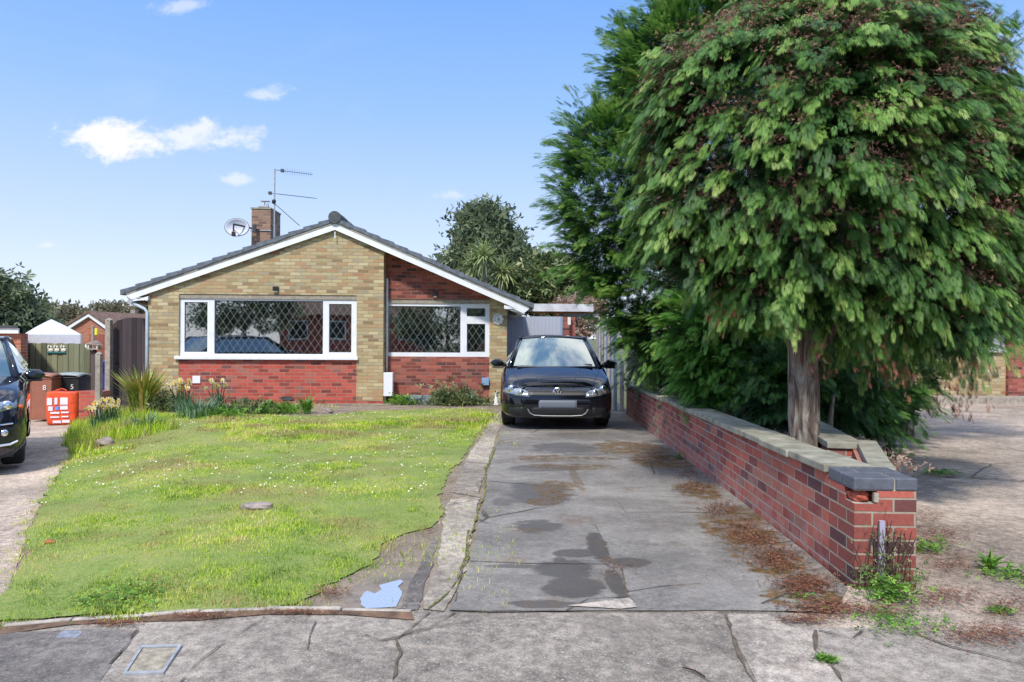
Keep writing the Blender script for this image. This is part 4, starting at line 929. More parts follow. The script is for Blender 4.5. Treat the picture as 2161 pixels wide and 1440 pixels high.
# ------------------------------------------------------------------ cars
def lerp_tab(tab, s):
    for (a, va), (b_, vb) in zip(tab[:-1], tab[1:]):
        if s <= b_:
            k = (s-a)/(b_-a) if b_ > a else 0; k = max(0, min(1, k))
            return va+(vb-va)*k
    return tab[-1][1]
def smooth_tab(tab, s, h=.05): return sum(lerp_tab(tab, s+o) for o in (-h, -h/2, 0, h/2, h))/5
def make_car(root, P, mats):
    W2, L_, H = P['w']/2, P['l'], P['h']; paintm, glassm = mats; zt = P['ztop']; zb = .19
    plan = P['plan']; svals = [0, .008, .02, .04, .07, .11, .16, .22, .29, .37, .46] + list(np.arange(.54, L_-.5, .06)) + [L_-.46, L_-.36, L_-.26, L_-.17, L_-.1, L_-.05, L_-.02, L_]
    halfw = lambda s: smooth_tab(plan, s, .02 if s < .2 else .05)*W2
    prof = P.get('prof', [(0, .13), (.06, .05), (.14, .012), (.28, 0), (.45, 0), (.62, .004), (.76, .012), (.86, .03), (.93, .055), (.975, .095), (1, .15)])
    # outline points, right half, from the front centre round to the rear centre
    O = [(k/6*halfw(0), 0.0) for k in range(6)] + [(halfw(s), s) for s in svals] + [(k/6*halfw(L_), L_) for k in range(5, -1, -1)]
    O = [(x, s) for x, s in O]; full = O + [(-x, s) for x, s in O[-2:0:-1]]; n = len(full)
    def normal(i):
        a = full[i-1]; b_ = full[(i+1) % n]; dx, ds = b_[0]-a[0], b_[1]-a[1]; l = math.hypot(dx, ds) or 1; return (ds/l, -dx/l)   # outward
    def F_(s): return smooth_tab(zt, s, .04)
    mb = MB()
    for (tt, ins) in prof:
        for i, (x, s) in enumerate(full):
            nx_, ns_ = normal(i); fr = max(0, -ns_); k = ins*(1+fr*P.get('frontslope', .6)) if tt > .5 else ins*(1 - .3*fr)
            z = zb+(F_(s)-zb)*tt
            mb.v.append((x-nx_*k, s-ns_*k, z))
    m_ = len(prof); wc = P['wheels']; ar = P['arch']
    for j in range(m_-1):
        for i in range(n):
            a, b_, c, d_ = j*n+i, j*n+(i+1) % n, (j+1)*n+(i+1) % n, (j+1)*n+i
            cx = sum(mb.v[q][0] for q in (a, b_, c, d_))/4; cs = sum(mb.v[q][1] for q in (a, b_, c, d_))/4; cz = sum(mb.v[q][2] for q in (a, b_, c, d_))/4
            if abs(cx) > W2*.8 and any(math.hypot(cs-w_, cz-P['wr']) < ar for w_ in wc): continue
            mb.f.append((a, d_, c, b_)); mb.mi.append(0)
    # cap: strips across the car
    base = (m_-1)*n; K = 7; half = len(O)
    for i in range(half-1):
        i2 = (n-i) % n
        A_, B_ = mb.v[base+i], mb.v[base+i2]; A2_, B2_ = mb.v[base+i+1], mb.v[base+(n-i-1) % n]
        for k in range(K):
            def P_(A_, B_, t_): q = [A_[c]+(B_[c]-A_[c])*t_ for c in range(3)]; wd = abs(A_[0]-B_[0]); q[2] += P.get('crown', .035)*(wd/(2*W2))*(1-(2*t_-1)**2)**.6*min(1, wd); return tuple(q)
            o = len(mb.v); mb.v += [P_(A_, B_, k/K), P_(A_, B_, (k+1)/K), P_(A2_, B2_, (k+1)/K), P_(A2_, B2_, k/K)]; mb.f.append((o, o+1, o+2, o+3)); mb.mi.append(0)
    body = mb.build('body', paintm, root, smooth=True, fixn=False)
    bm = bmesh.new(); bm.from_mesh(body.data); bmesh.ops.remove_doubles(bm, verts=bm.verts, dist=.0015); bmesh.ops.recalc_face_normals(bm, faces=bm.faces); bm.to_mesh(body.data); bm.free()
    for p_ in body.data.polygons: p_.use_smooth = True
    # front surface lookup
    def surf(x, z, out=.004):
        best = None; ax = abs(x)
        # outline s for |x|
        s = 0
        for (xa, sa), (xb, sb) in zip(O[:-1], O[1:]):
            if sa <= 1.2 and xa <= ax <= xb and xb > xa: s = sa+(sb-sa)*(ax-xa)/(xb-xa); break
        tt = (z-zb)/(F_(s)-zb); ins = lerp_tab(prof, min(1, max(0, tt))); slope_n = 1.0
        ds = .03; xa = halfw(s); xb = halfw(s+ds); nrm = ds/math.hypot(ds, xb-xa) if s > .001 else 0
        fr = math.sqrt(max(0, 1-nrm*nrm)); k = ins*(1+fr*P.get('frontslope', .6)) if tt > .5 else ins*(1-.3*fr)
        # account for inset of outline sideways
        return s + k*(1.0 if s < .05 else 1/max(.35, fr)) - out
    def patch(name, zlo, zhi, x0, x1, m_p, out=.006, nx_=24, nz_=6, parent=body, mirror=False, depth=.0):
        obs = []
        for sgn in ((1, -1) if mirror else (1,)):
            q = MB(); vs = []
            for i in range(nx_+1):
                x = x0+(x1-x0)*i/nx_
                for j in range(nz_+1):
                    z = zlo(x)+(zhi(x)-zlo(x))*j/nz_; edge = 1 if (0 < i < nx_ and 0 < j < nz_) else 0
                    vs.append((sgn*x, surf(x, z, out*edge - .002*(1-edge)) + 0, z))
            fs = [(i*(nz_+1)+j, (i+1)*(nz_+1)+j, (i+1)*(nz_+1)+j+1, i*(nz_+1)+j+1) for i in range(nx_) for j in range(nz_)]
            if sgn < 0: fs = [f[::-1] for f in fs]
            q.add(vs, fs); obs.append(q.build(name, m_p, parent, smooth=True))
        return obs
    # greenhouse
    g_ = P['gh']; s0, s1, s2, s3 = g_['s']           # windscreen base, top, roof rear, rear-screen base
    wb, wt, rt, rb = g_['w']                          # half widths at those
    zr = H
    def cross(s, hw, z, crown, bow, N=10):            # a row across the car, bowed forward in the middle
        return [(hw*(2*k/N-1), s+bow*((2*k/N-1)**2), z-crown*((2*k/N-1)**2)) for k in range(N+1)]
    rows = []
    def surface(name, r0, r1, m_p, n_=6, bul=0.0, par=root):
        q = MB(); N = len(r0)
        for j in range(n_+1):
            k = j/n_
            for a, b_ in zip(r0, r1):
                p_ = Vector(a).lerp(Vector(b_), k); p_.z += bul*4*k*(1-k); q.v.append(tuple(p_))
        for j in range(n_):
            for i in range(N-1): q.f.append((j*N+i, j*N+i+1, (j+1)*N+i+1, (j+1)*N+i)); q.mi.append(0)
        o = q.build(name, m_p, par, smooth=True, fixn=False); return o
    zwb = F_(s0)+.012
    ws = surface('windscreen', cross(s0-.12, wb, zwb+.01, .03, .14), cross(s1, wt, zr-.045, .035, .10), glassm, bul=.012, par=body)
    rf_ = surface('roof', cross(s1-.012, wt+.012, zr-.038, .035, .10), cross(s2, rt+.012, zr-.05, .035, .0), paintm, bul=.045, par=body)
    rf_.modifiers.new('t', 'SOLIDIFY').thickness = .03
    surface('rear_screen', cross(s2, rt, zr-.06, .035, 0), cross(s3, rb, F_(s3)+.01, .02, 0), glassm, par=body)
    for sg in (1, -1):
        sb, stp = [], []
        N = 10
        for k in range(N+1):
            a = s0+.06+(s3-s0-.06)*k/N; c_ = s1+.10+(s2-s1-.10)*k/N
            sb.append((sg*(wb+(W2*.935-wb)*min(1, k/2)), a, F_(a)+.005)); stp.append((sg*(wt+.008+(rt-wt)*k/N), c_, zr-.085))
        surface('side_window', sb, stp, glassm, par=body)
        q = MB(); q.tube([(sg*(wb+.025), s0+.0, zwb-.02), (sg*(wb*.5+wt*.5+.022), (s0+s1)/2+.04, (zwb+zr-.05)/2-.005), (sg*(wt+.012), s1+.08, zr-.075)], [.045, .036, .034], 8); q.tube([(sg*(wt+.012), s1+.06, zr-.075), (sg*(rt+.014), (s1+s2)/2, zr-.055), (sg*(rt+.012), s2, zr-.085), (sg*(rb+.05), s3, F_(s3)-.02)], [.034, .03, .034, .06], 8)
        q.build('pillar', paintm, body, smooth=True)
        mx = P['mirror']; q = MB(); q.rock((sg*mx[0], mx[1], mx[2]), .098, (1.12, .62, .72), 1)
        mr = q.build('wing_mirror', paintm, body, smooth=True); MB().tube([(sg*(mx[0]-.07), mx[1], mx[2]-.055), (sg*(wb+.10), mx[1]+.04, F_(mx[1])-.0)], [.03, .035], 8).build('arm', M['black'], mr)
        MB().box((sg*(mx[0]-.1), mx[1]-.03, mx[2]-.085), (sg*(mx[0]+.085), mx[1]+.04, mx[2]-.055)).build('lower_trim', M['black'], mr, bevel=.01)
    # wheels
    for w_ in wc:
        for sg in (1, -1):
            r = P['wr']; tw = P['tw']; x1 = sg*(W2-.035); x0 = x1-sg*tw
            wh = thing('wheel', None, None, (0, 0, 0)); wh.parent = root
            pr = [(r*.62, 0), (r*.9, 0), (r*.985, tw*.08), (r, tw*.2), (r, tw*.8), (r*.985, tw*.92), (r*.9, tw), (r*.62, tw)]
            MB().lathe([(a, min(x0, x1)+h) for a, h in pr], (0, w_, r), 'X', 32).build('tyre', M['rubber'], wh, smooth=True)
            q = MB(); q.lathe([(r*.63, x1-sg*.03), (r*.60, x1-sg*.015), (r*.55, x1-sg*.05), (.05, x1-sg*.06), (.045, x1-sg*.02)], (0, w_, r), 'X', 32)
            for k in range(5):
                th = 2*pi*k/5; Mx = Matrix.Translation((x1-sg*.035, w_, r)) @ Matrix.Rotation(th, 4, 'X'); q.box((-.015, -.035, .03), (.015, .035, r*.58), M=Mx)
            q.build('rim', M['alloy'], wh)
            q = MB(); nn = 24; 
            for k in range(nn):
                t0, t1 = pi*k/nn*1.3-.15*pi, pi*(k+1)/nn*1.3-.15*pi; a_ = ar+.012
                q.add([(x, w_+a_*cos(t_), r+a_*sin(t_)) for x in (sg*(W2-.03), sg*(W2-.45)) for t_ in (t0, t1)], [(0, 1, 3, 2)])
            q.build('wheel_arch_liner', M['black'], body)
    MB().box((-W2*.86, .35, .17), (W2*.86, L_-.35, .30)).build('underbody', M['black'], body)
    MB().box((-W2*.45, wc[0]-.25, .25), (W2*.45, wc[1]+.2, .62)).build('chassis', M['black'], body)
    return body, patch, surf, F_
GOLF = dict(w=1.786, l=4.2, h=1.47, wr=.315, tw=.215, arch=.365, wheels=(.88, 3.46),
    plan=[(0, .60), (.02, .68), (.06, .76), (.12, .83), (.2, .895), (.3, .94), (.42, .972), (.6, .992), (.88, 1), (3.3, 1), (3.7, .975), (3.95, .93), (4.1, .86), (4.2, .66)],
    ztop=[(0, .655), (.12, .695), (.35, .765), (.7, .85), (1.0, .925), (1.2, .955), (3.2, 1.0), (3.9, 1.0), (4.2, .95)],
    gh=dict(s=(1.02, 1.72, 3.35, 3.98), w=(.72, .565, .56, .66)), mirror=(.955, 1.30, .985), crown=.055)
g0 = at(1178, 720, 10.72); gz = gh(g0.x, 11.6)
golf = thing('hatchback_car', 'black hatchback parked at the far end of the concrete driveway', 'car', (g0.x, 10.72, gz), radians(-.6))
def golf_details(root):
    body, patch, surf, Fz = make_car(root, GOLF, (M['carblack'], M['carglass']))
    # headlamps
    zl = lambda x: .515 + .045*(x-.42)/.4; zh = lambda x: min(.585 + .15*(x-.42)/.3, .735-.3*max(0, x-.76))
    for hl_, sg in zip(patch('headlight', zl, zh, .42, .835, M['lens'], .012, 20, 6, mirror=True), (1, -1)):
        for (x, z, r) in ((.56, .585, .048), (.70, .625, .066)):
            s_ = surf(x, z, .0); MB().lathe([(.001, -.026), (r*.55, -.022), (r*.9, -.012), (r, 0), (r, .02)], (sg*x, s_-.012, z), 'Y', 20).build('lamp', M['chrome'], hl_, smooth=True)
    gr = patch('grille', lambda x: .535+.008*abs(x), lambda x: .64-.03*abs(x), -.44, .44, M['black'], .006)[0]
    for zz in (.566, .604): patch('grille_bar', lambda x, zz=zz: zz, lambda x, zz=zz: zz+.012, -.48, .48, M['sash'], .012, parent=gr, nz_=2)
    patch('number_plate', lambda x: .345, lambda x: .475, -.29, .29, M['plate'], .02)
    lg = patch('lower_grille', lambda x: .245+.02*abs(x), lambda x: .365, -.40, .40, M['black'], .006)[0]
    for sg in (1, -1):
        pts = [(sg*x, surf(x, z, .014), z) for x, z in ((0, .235), (.2, .236), (.36, .245), (.42, .28), (.455, .34))]
        MB().tube(pts, .007, 6).build('chrome_strip', M['galv'], lg)
    patch('fog_grille', lambda x: .27, lambda x: .37-.06*(x-.5), .52, .74, M['black'], .006, mirror=True)
    # round badge
    s_ = surf(0, .592, .012); bd = MB().lathe([(.074, .012), (.074, -.004), (.062, -.010), (.060, -.004), (.001, -.002)], (0, s_, .592), 'Y', 32).build('badge', M['chrome'], body, smooth=False)
    q = MB()
    def stroke(a, c, w_=.008):
        a, c = Vector((a[0], 0, a[1])), Vector((c[0], 0, c[1])); d_ = (c-a).normalized(); n_ = Vector((-d_.z, 0, d_.x))*w_; y0 = s_-.013
        q.add([(p_.x, y0, .592+p_.z) for p_ in (a-n_, c-n_, c+n_, a+n_)] , [(0, 1, 2, 3)])
    stroke((-.026, .056), (-.002, .006)); stroke((.026, .056), (.002, .006))
    stroke((-.052, .022), (-.026, -.048)); stroke((-.026, -.048), (-.002, .0)); stroke((.002, 0), (.026, -.048)); stroke((.026, -.048), (.052, .022))
    MB().lathe([(.058, -.0105), (.001, -.0106)], (0, s_, .592), 'Y', 32).build('badge_field', M['black'], bd); q.build('letters', M['chrome'], bd)
    for x0 in (-.45, .12): MB().tube([(x0, 1.0, Fz(.95)+.05), (x0+.25, 1.02, Fz(1)+.055), (x0+.5, 1.06, Fz(1)+.05)], .008, 6).build('wiper', M['black'], body)
    # bonnet shut lines laid on the body
    from mathutils.bvhtree import BVHTree
    bv = BVHTree.FromPolygons([v.co.copy() for v in body.data.vertices], [tuple(p.vertices) for p in body.data.polygons])
    def drop(x, s_): h = bv.ray_cast(Vector((x, s_, 2)), Vector((0, 0, -1)))[0]; return (x, s_, (h.z if h else .8)+.0005)
    for sg in (1, -1): MB().tube([drop(sg*(.50+.20*min(1, (k/14)*1.4)**.7), .17+k/14*.78) for k in range(15)], .0045, 5).build('bonnet_gap', M['black'], body)
    for sg in (1, -1): MB().tube([drop(sg*(.24+.17*(k/10)), .14+k/10*.72) for k in range(11)], .006, 5).build('bonnet_crease', M['carblack'], body)
    MB().box((-.62, .88, Fz(.95)+.010), (.62, 1.0, Fz(.95)+.035)).build('scuttle', M['black'], body, bevel=.01)
golf_details(golf)
# hidden car under the hedge
hc = at(1878, 880, 12.2); hidden = thing('hatchback_car', 'black car mostly hidden behind the round hedge on the forecourt, only its bumper end showing', 'car', (hc.x-.95, 10.9, gh(hc.x, 11)), radians(4))
body, patch, surf, Fz = make_car(hidden, GOLF, (M['carblack'], M['carglass']))
patch('number_plate', lambda x: .37, lambda x: .485, -.275, .275, M['plate'], .02); patch('headlight', lambda x: .545, lambda x: .66, .485, .82, M['lens'], .012, mirror=True)

SUV = dict(w=1.86, l=4.55, h=1.60, wr=.35, tw=.235, arch=.41, wheels=(.92, 3.6),
    plan=[(0, .62), (.02, .70), (.06, .78), (.12, .86), (.2, .92), (.3, .955), (.42, .98), (.6, .996), (.92, 1), (3.6, 1), (4.0, .975), (4.3, .93), (4.45, .86), (4.55, .66)],
    ztop=[(0, .86), (.12, .90), (.35, .96), (.7, 1.0), (1.1, 1.05), (1.3, 1.08), (3.5, 1.13), (4.3, 1.1), (4.55, 1.05)],
    gh=dict(s=(1.15, 1.80, 3.6, 4.3), w=(.77, .63, .62, .70)), mirror=(.99, 1.30, 1.08), crown=.05)
cr = at(57, 900, 8.55); RA = radians(33); ax = Vector((-sin(RA), cos(RA), 0)); lat = Vector((cos(RA), sin(RA), 0))
sf_ = Vector((cr.x, cr.y, 0)) - lat*.925 - ax*.55; sz_ = gh(sf_.x+.5, sf_.y+.7)
suv = thing('suv_car', 'dark blue black sports utility car cut off by the left edge, facing the street', 'car', (sf_.x, sf_.y, sz_), RA)
body, patch, surf, Fz = make_car(suv, SUV, (M['suvblack'], M['carglass']))
zl = lambda x: .70+.05*(x-.5)/.35; zh = lambda x: min(.80+.06*(x-.5)/.3, .90-.4*max(0, x-.80))
for hl_, sg in zip(patch('headlight', zl, zh, .50, .90, M['lens'], .014, 22, 6, mirror=True), (1, -1)):
    for (x, z, r) in ((.60, .77, .05), (.74, .79, .055)):
        s_ = surf(x, z, 0); MB().lathe([(.001, -.026), (r*.55, -.022), (r*.9, -.012), (r, 0), (r, .02)], (sg*x, s_-.012, z), 'Y', 20).build('lamp', M['chrome'], hl_, smooth=True)
    x, z = .86, .76; MB().rock((sg*x, surf(x, z, .012), z), .028, (1.2, .6, .8), 3).build('indicator', plain('orange_lens', (.7, .16, .02), .2), hl_)
gr = patch('grille', lambda x: .58, lambda x: .78, -.46, .46, M['black'], .006)[0]
for zz in (.60, .66, .72, .77): patch('grille_bar', lambda x, zz=zz: zz, lambda x, zz=zz: zz+.014, -.44, .44, M['chrome'], .014, parent=gr, nz_=2)
lg = patch('lower_grille', lambda x: .29, lambda x: .44, -.50, .50, M['black'], .006)[0]
for sg in (1, -1):
    MB().tube([(sg*x, surf(x, z, .012), z) for x, z in ((.0, .28), (.40, .285), (.52, .33), (.60, .345), (.78, .35), (.84, .37))], .014, 6).build('chrome_strip', M['chrome'], lg)
    MB().tube([(sg*x, surf(x, z, .012), z) for x, z in ((.48, .60), (.62, .575), (.80, .585))], .009, 6).build('chrome_strip', M['chrome'], lg)
for fg, sg in zip(patch('fog_lamp_recess', lambda x: .42, lambda x: .545, .55, .82, M['black'], .008, mirror=True), (1, -1)):
    for x in (.64, .72): MB().lathe([(.001, -.02), (.03, -.016), (.042, 0), (.042, .02)], (sg*x, surf(x, .485, .006), .485), 'Y', 18).build('fog_lamp', M['chrome'], fg, smooth=True)
patch('number_plate', lambda x: .46, lambda x: .57, -.26, .26, M['plate'], .02)
MB().tube([(-.2, 1.15, Fz(1.1)+.07), (.15, 1.17, Fz(1.1)+.08), (.5, 1.2, Fz(1.1)+.07)], .009, 6).build('wiper', M['black'], body)

# ------------------------------------------------------------------ left background: gate, fences, bins
def stand(px, py, Y): p_ = at(px, py, Y); return Vector((p_.x, Y, gh(p_.x, Y)))
GY = 15.9
a = at(237, 690, GY); b_ = at(307, 690, GY); r_ = thing('side_gate', 'tall dark brown boarded gate with a curved top beside the house', 'gate', (a.x, GY, gh(a.x, GY)))
wd = b_.x-a.x; ztp = at(270, 672, GY).z-r_.location.z; mb = MB(); pts = [(0, 0), (wd, 0), (wd, ztp)] + [(wd*(1-k/12*.75), ztp+.015*sin(pi*k/12)) for k in range(1, 10)] + [(wd*.16, ztp-.05), (wd*.06, ztp-.11), (0, ztp-.16)]
mb.prism(pts, 0, .04); mb.build('boards', M['gatewood'], r_); mb = MB(); [mb.box((0, .042, z), (wd, .09, z+.1)) for z in (.2, 1.0, 1.7)]; mb.build('ledge', M['gatewood'], r_)
MB().box((.06, -.02, 1.05), (.16, -.002, 1.09)).build('latch', M['black'], r_)
def post(px, py0, w_, Y, name, label, m_p, group=None, below=.1):
    p_ = at(px, py0, Y); z0 = gh(p_.x, Y); r_ = thing(name, label, 'post', (p_.x, Y, z0), group=group); h = p_.z-z0
    MB().box((-w_/2, -w_/2, -below), (w_/2, w_/2, h)).build('shaft', m_p, r_, bevel=.008); MB().lathe([(w_*.72, h+.001), (w_*.6, h+.02), (.01, h+.05)], n=4).build('cap', m_p, r_); return r_
post(230, 676, .115, 15.7, 'concrete_post', 'tall pale concrete post at the left edge of the dark gate', M['conc2'])
post(209, 748, .10, 13.9, 'wooden_post', 'thick weathered wooden post standing behind the daffodils', M['conc2'])
post(199, 742, .10, 16.8, 'wooden_post', 'short dark post supporting the small broken bird feeder', plain('dark_post', (.10, .08, .07), .9))
post(196, 690, .07, 21, 'thin_post', 'thin pale post between the marquee and the red shed', M['conc2'])
# small broken garden ornament on the post
p_ = at(199, 738, 16.75); r_ = thing('bird_feeder', 'small weathered bird feeder on the short dark post', 'bird feeder', tuple(p_))
mb = MB(); mb.box((-.13, -.09, 0), (.14, .09, .03)); mb.build('tray', M['conc2'], r_); mb = MB(); mb.prism([(-.16, .13), (.16, .10), (.02, .22)], -.09, .09); mb.build('roof', M['stone'], r_)
[MB().box((x-.012, -.07, .03), (x+.012, .07, .13)).build('side', M['cream'], r_) for x in (-.1, .1)]; MB().rock((-.17, 0, .08), .05, (1, 1, 1.3), 5).build('loose_side', M['cream'], r_)
FY = 18.2
a = at(40, 724, FY); b_ = at(190, 724, FY); r_ = thing('board_fence', 'green grey vertical board fence behind the wheelie bins', 'fence', (a.x, FY, gh(a.x, FY))); h = a.z-r_.location.z
mb = MB(); wd = b_.x-a.x; n_ = int(wd/.14)
for k in range(n_+1): mb.box((k*.14, .012*(k % 2), 0), (min(wd+.05, k*.14+.137), .02+.012*(k % 2), h+random.uniform(-.012, .012)))
mb.build('board_panel', M['fencewood'], r_); MB().box((0, .034, h-.25), (wd, .08, h-.17)).build('rail', M['fencewood'], r_)
for k, px in enumerate((105, 118, 132)):                # three ornaments hung on the fence
    p_ = at(px, 738, FY-.02); lab = ['leftmost', 'middle', 'rightmost'][k]; r_ = thing('wall_ornament', lab+' of the three white goose plaques hung on the board fence', 'ornament', tuple(p_), group='white plaques on the board fence')
    mb = MB(); mb.rock((.02, 0, -.01), .065, (.95, .3, .75), 2); mb.rock((.035, -.01, .07), .03, (1, .5, 1), 5); mb.tube([(-.03, 0, 0), (-.045, 0, .06), (-.02, 0, .11)], .017, 6); mb.build('bird', M['cream'], r_, smooth=True)
    MB().box((-.085, -.015, -.10), (.085, .01, -.055)).build('base', M['teal'], r_, bevel=.01)
def bin_(px, Y, rz, label, mbody, mlid, h=1.07, wbin=.56, num=None):
    g_ = stand(px, 800, Y); r_ = thing('wheelie_bin', label, 'bin', tuple(g_), rz)
    k = .80; w_ = wbin/2; d_ = .34; q = MB()
    lo = [(-w_*k, -d_*k), (w_*k, -d_*k), (w_*k, d_*k), (-w_*k, d_*k)]; hi = [(-w_, -d_), (w_, -d_), (w_, d_), (-w_, d_)]; zl_, zh_ = .04, h-.10
    q.add([(x, y, zl_) for x, y in lo]+[(x, y, zh_) for x, y in hi], [(3, 2, 1, 0), (4, 5, 6, 7)]+[(i, (i+1) % 4, (i+1) % 4+4, i+4) for i in range(4)])
    q.box((-w_-.02, -d_-.02, zh_), (w_+.02, d_+.02, zh_+.035)); q.build('body', mbody, r_, bevel=.02)
    q = MB(); n_ = 8; vs = []
    for j in range(n_+1):
        y = -d_-.05+(2*d_+.08)*j/n_; zc = h-.06+.06*sin(pi*min(1, j/n_+.12))
        for x, dz in ((-w_-.025, -.015), (-w_*.8, .02), (0, .035), (w_*.8, .02), (w_+.025, -.015)): vs.append((x, y, zc+dz))
    q.add(vs, [(j*5+i, j*5+i+1, (j+1)*5+i+1, (j+1)*5+i) for j in range(n_) for i in range(4)]); ld = q.build('lid', mlid, r_, smooth=True); s_ = ld.modifiers.new('t', 'SOLIDIFY'); s_.thickness = .03; s_.offset = -1
    MB().tube([(-w_*.8, d_+.06, h-.08), (w_*.8, d_+.06, h-.08)], .02, 8).build('handle', mbody, r_)
    for sg in (-1, 1): MB().lathe([(.10, -.02), (.10, .03)], (sg*(w_*.78), d_*.85, .10), 'X', 20).build('wheel', M['rubber'], r_)
    if num: numeral(num, .16, M['white'], r_, (w_*.45 if num != '3' else -w_*.1, -d_-.004, h-.30), (pi/2*1.0, 0, 0), 'painted_number')
    return r_
bin_(97, 16.4, .15, 'brown wheelie bin with a lighter brown lid behind the orange bag', M['brownbin'], M['brownlid'], num='8')
bin_(156, 16.9, .10, 'black grey lidded wheelie bin right of the brown bin', M['black'], plain('grey_lid', (.30, .34, .34), .5), num='5')
bin_(67, 17.0, .2, 'green lidded bin partly hidden behind the sports utility car', M['dkgrey'], M['greenbin'])
bg_ = stand(137, 880, 15.3); r_ = thing('woven_bag', 'full orange red carrier bag printed with white panels beside the bins', 'bag', tuple(bg_), .12)
q = MB(); n_ = 28; hh = [0, .04, .12, .25, .4, .55, .66, .70]; 
for j, z in enumerate(hh):
    bul = 1+.06*sin(pi*z/.7); bul *= (.93 if j == 0 else 1)
    for k in range(n_):
        th = 2*pi*k/n_; c_, s_ = cos(th), sin(th); sq = lambda v: math.copysign(abs(v)**.45, v); q.v.append((.31*sq(c_)*bul, .19*sq(s_)*bul+.01*sin(5*th+j), z+.012*sin(3*th+j)*(j > 5)))
for j in range(len(hh)-1):
    for k in range(n_): q.f.append((j*n_+k, j*n_+(k+1) % n_, (j+1)*n_+(k+1) % n_, (j+1)*n_+k)); q.mi.append(0)
q.f.append(tuple(range(n_-1, -1, -1))); q.f.append(tuple((len(hh)-1)*n_+k for k in range(n_))); q.mi += [0, 0]
bag = q.build('bag_body', M['orange'], r_, smooth=True)
for (x, z, w_, h_, m_p) in [(-.21, .50, .10, .15, 'bagwhite'), (-.08, .51, .06, .14, 'bagwhite'), (.08, .51, .15, .15, 'bagwhite'), (-.19, .35, .09, .09, 'bagwhite'), (-.06, .36, .07, .08, 'blueprint'), (.08, .37, .15, .08, 'bagwhite'),
       (-.10, .26, .18, .04, 'bagwhite'), (.10, .27, .15, .035, 'bagwhite'), (-.10, .17, .18, .03, 'bagwhite'), (.10, .18, .14, .025, 'bagwhite'), (-.06, .07, .16, .05, 'bagwhite'), (.12, .08, .15, .055, 'bagwhite')]:
    y = -.19*(1-(abs(x)/.33)**4.4)**.225*1.05-.012
    MB().box((x-w_/2, y-.004, z-h_/2), (x+w_/2, y+.03, z+h_/2)).build('printed_panel', M[m_p], bag)
MB().tube([(-.12, -.17, .66), (-.10, -.16, .74), (.0, -.13, .77), (.10, -.16, .74), (.12, -.17, .66)], .012, 6).build('handle', M['orange'], r_)
# blue crate glimpsed, brick planter with post
o = MB(); c = stand(219, 800, 17.2); o.box((-.11, 0, 0), (.11, .4, at(219, 762, 17.2).z-c.z)); o = o.build('blue_drum', plain('dark_blue_plastic', (.02, .04, .28), .5), bevel=.03); o.location = c; tag(o, 'dark blue plastic container seen between the two posts left of the gate', 'container')
c = stand(193, 860, 14.6); o = MB(); o.box((-.26, 0, -.1), (.22, .3, .62)); o = o.build('brick_planter', M['rbrick']); o.location = c; tag(o, 'small red brick planter behind the daffodils by the bins', 'planter')
# shed / red garage with gable, beyond
SY = 36
r_ = thing('red_brick_garage', 'distant red brick building with a white edged brown gable roof left of the dark gate', 'building', (0, 0, 0))
gA, gB, gC = at(145, 690, SY), at(190, 662, SY), at(226, 688, SY); zlow = gh(-20, 26)
mb = MB(); mb.prism([(gA.x+.1, zlow), (gC.x-.1, zlow), (gC.x-.1, gC.z-.1), (gB.x, gB.z-.15), (gA.x+.1, gA.z-.1)], SY, SY+11); mb.build('wall', M['orangebrick'], r_)
mb = MB(); mb.prism([(gA.x-.2, gA.z-.1), (gB.x, gB.z), (gB.x, gB.z-.16), (gA.x-.1, gA.z-.24)][::-1], SY-.15, SY); mb.prism([(gB.x, gB.z-.16), (gB.x, gB.z), (gC.x+.2, gC.z-.1), (gC.x+.1, gC.z-.24)][::-1], SY-.15, SY); mb.build('barge_board', M['barge'], r_)
mb = MB(); mb.prism([(gA.x-.2, gA.z-.08), (gB.x, gB.z+.02), (gB.x, gB.z+.14), (gA.x-.25, gA.z+.02)][::-1], SY-.2, SY+11); mb.prism([(gB.x, gB.z+.02), (gC.x+.2, gC.z-.08), (gC.x+.25, gC.z+.02), (gB.x, gB.z+.14)], SY-.2, SY+11); mb.build('roof', M['brtile'], r_)
r_ = thing('distant_house', 'distant house with a long brown tiled roof above the dark gate', 'house', (0, 0, 0))
a, b_ = at(196, 663, 46), at(345, 668, 46); mb = MB(); mb.add([(a.x, 46, a.z-1.3), (b_.x, 46, b_.z-1.3), (b_.x, 51, b_.z+.35), (a.x+.4, 51, a.z+.35)], [(0, 1, 2, 3)]); mb.box((a.x, 46.1, a.z-1.45), (b_.x, 51, a.z-1.3)); mb.build('roof', M['brtile'], r_)
mb = MB(); mb.box((a.x+.3, 46.4, zlow), (b_.x, 51, a.z-1.46)); mb.build('wall', M['orangebrick'], r_); c = at(280, 660, 48); MB().box((c.x-.15, 48, c.z-.6), (c.x+.15, 48.4, c.z+.2)).build('chimney', M['conc2'], r_)
o = MB(); c = at(210, 745, 24); o.box((c.x-.35, 24, zlow), (c.x+.5, 24.05, at(210, 706, 24).z)); o.build('board_fence', M['shedwood']); tag(bpy.data.objects['board_fence.001'] if 'board_fence.001' in bpy.data.objects else bpy.data.objects['board_fence'], 'red brown boarded fence panel seen between the posts left of the gate', 'fence')
c = at(201, 700, 23.5); o = MB().box((c.x-.06, 23.5, c.z-.12), (c.x+.06, 23.6, c.z+.1)).build('hanging_lantern', M['yellow'], bevel=.02); tag(o, 'small bright yellow lantern on the far side of the fence', 'lantern')
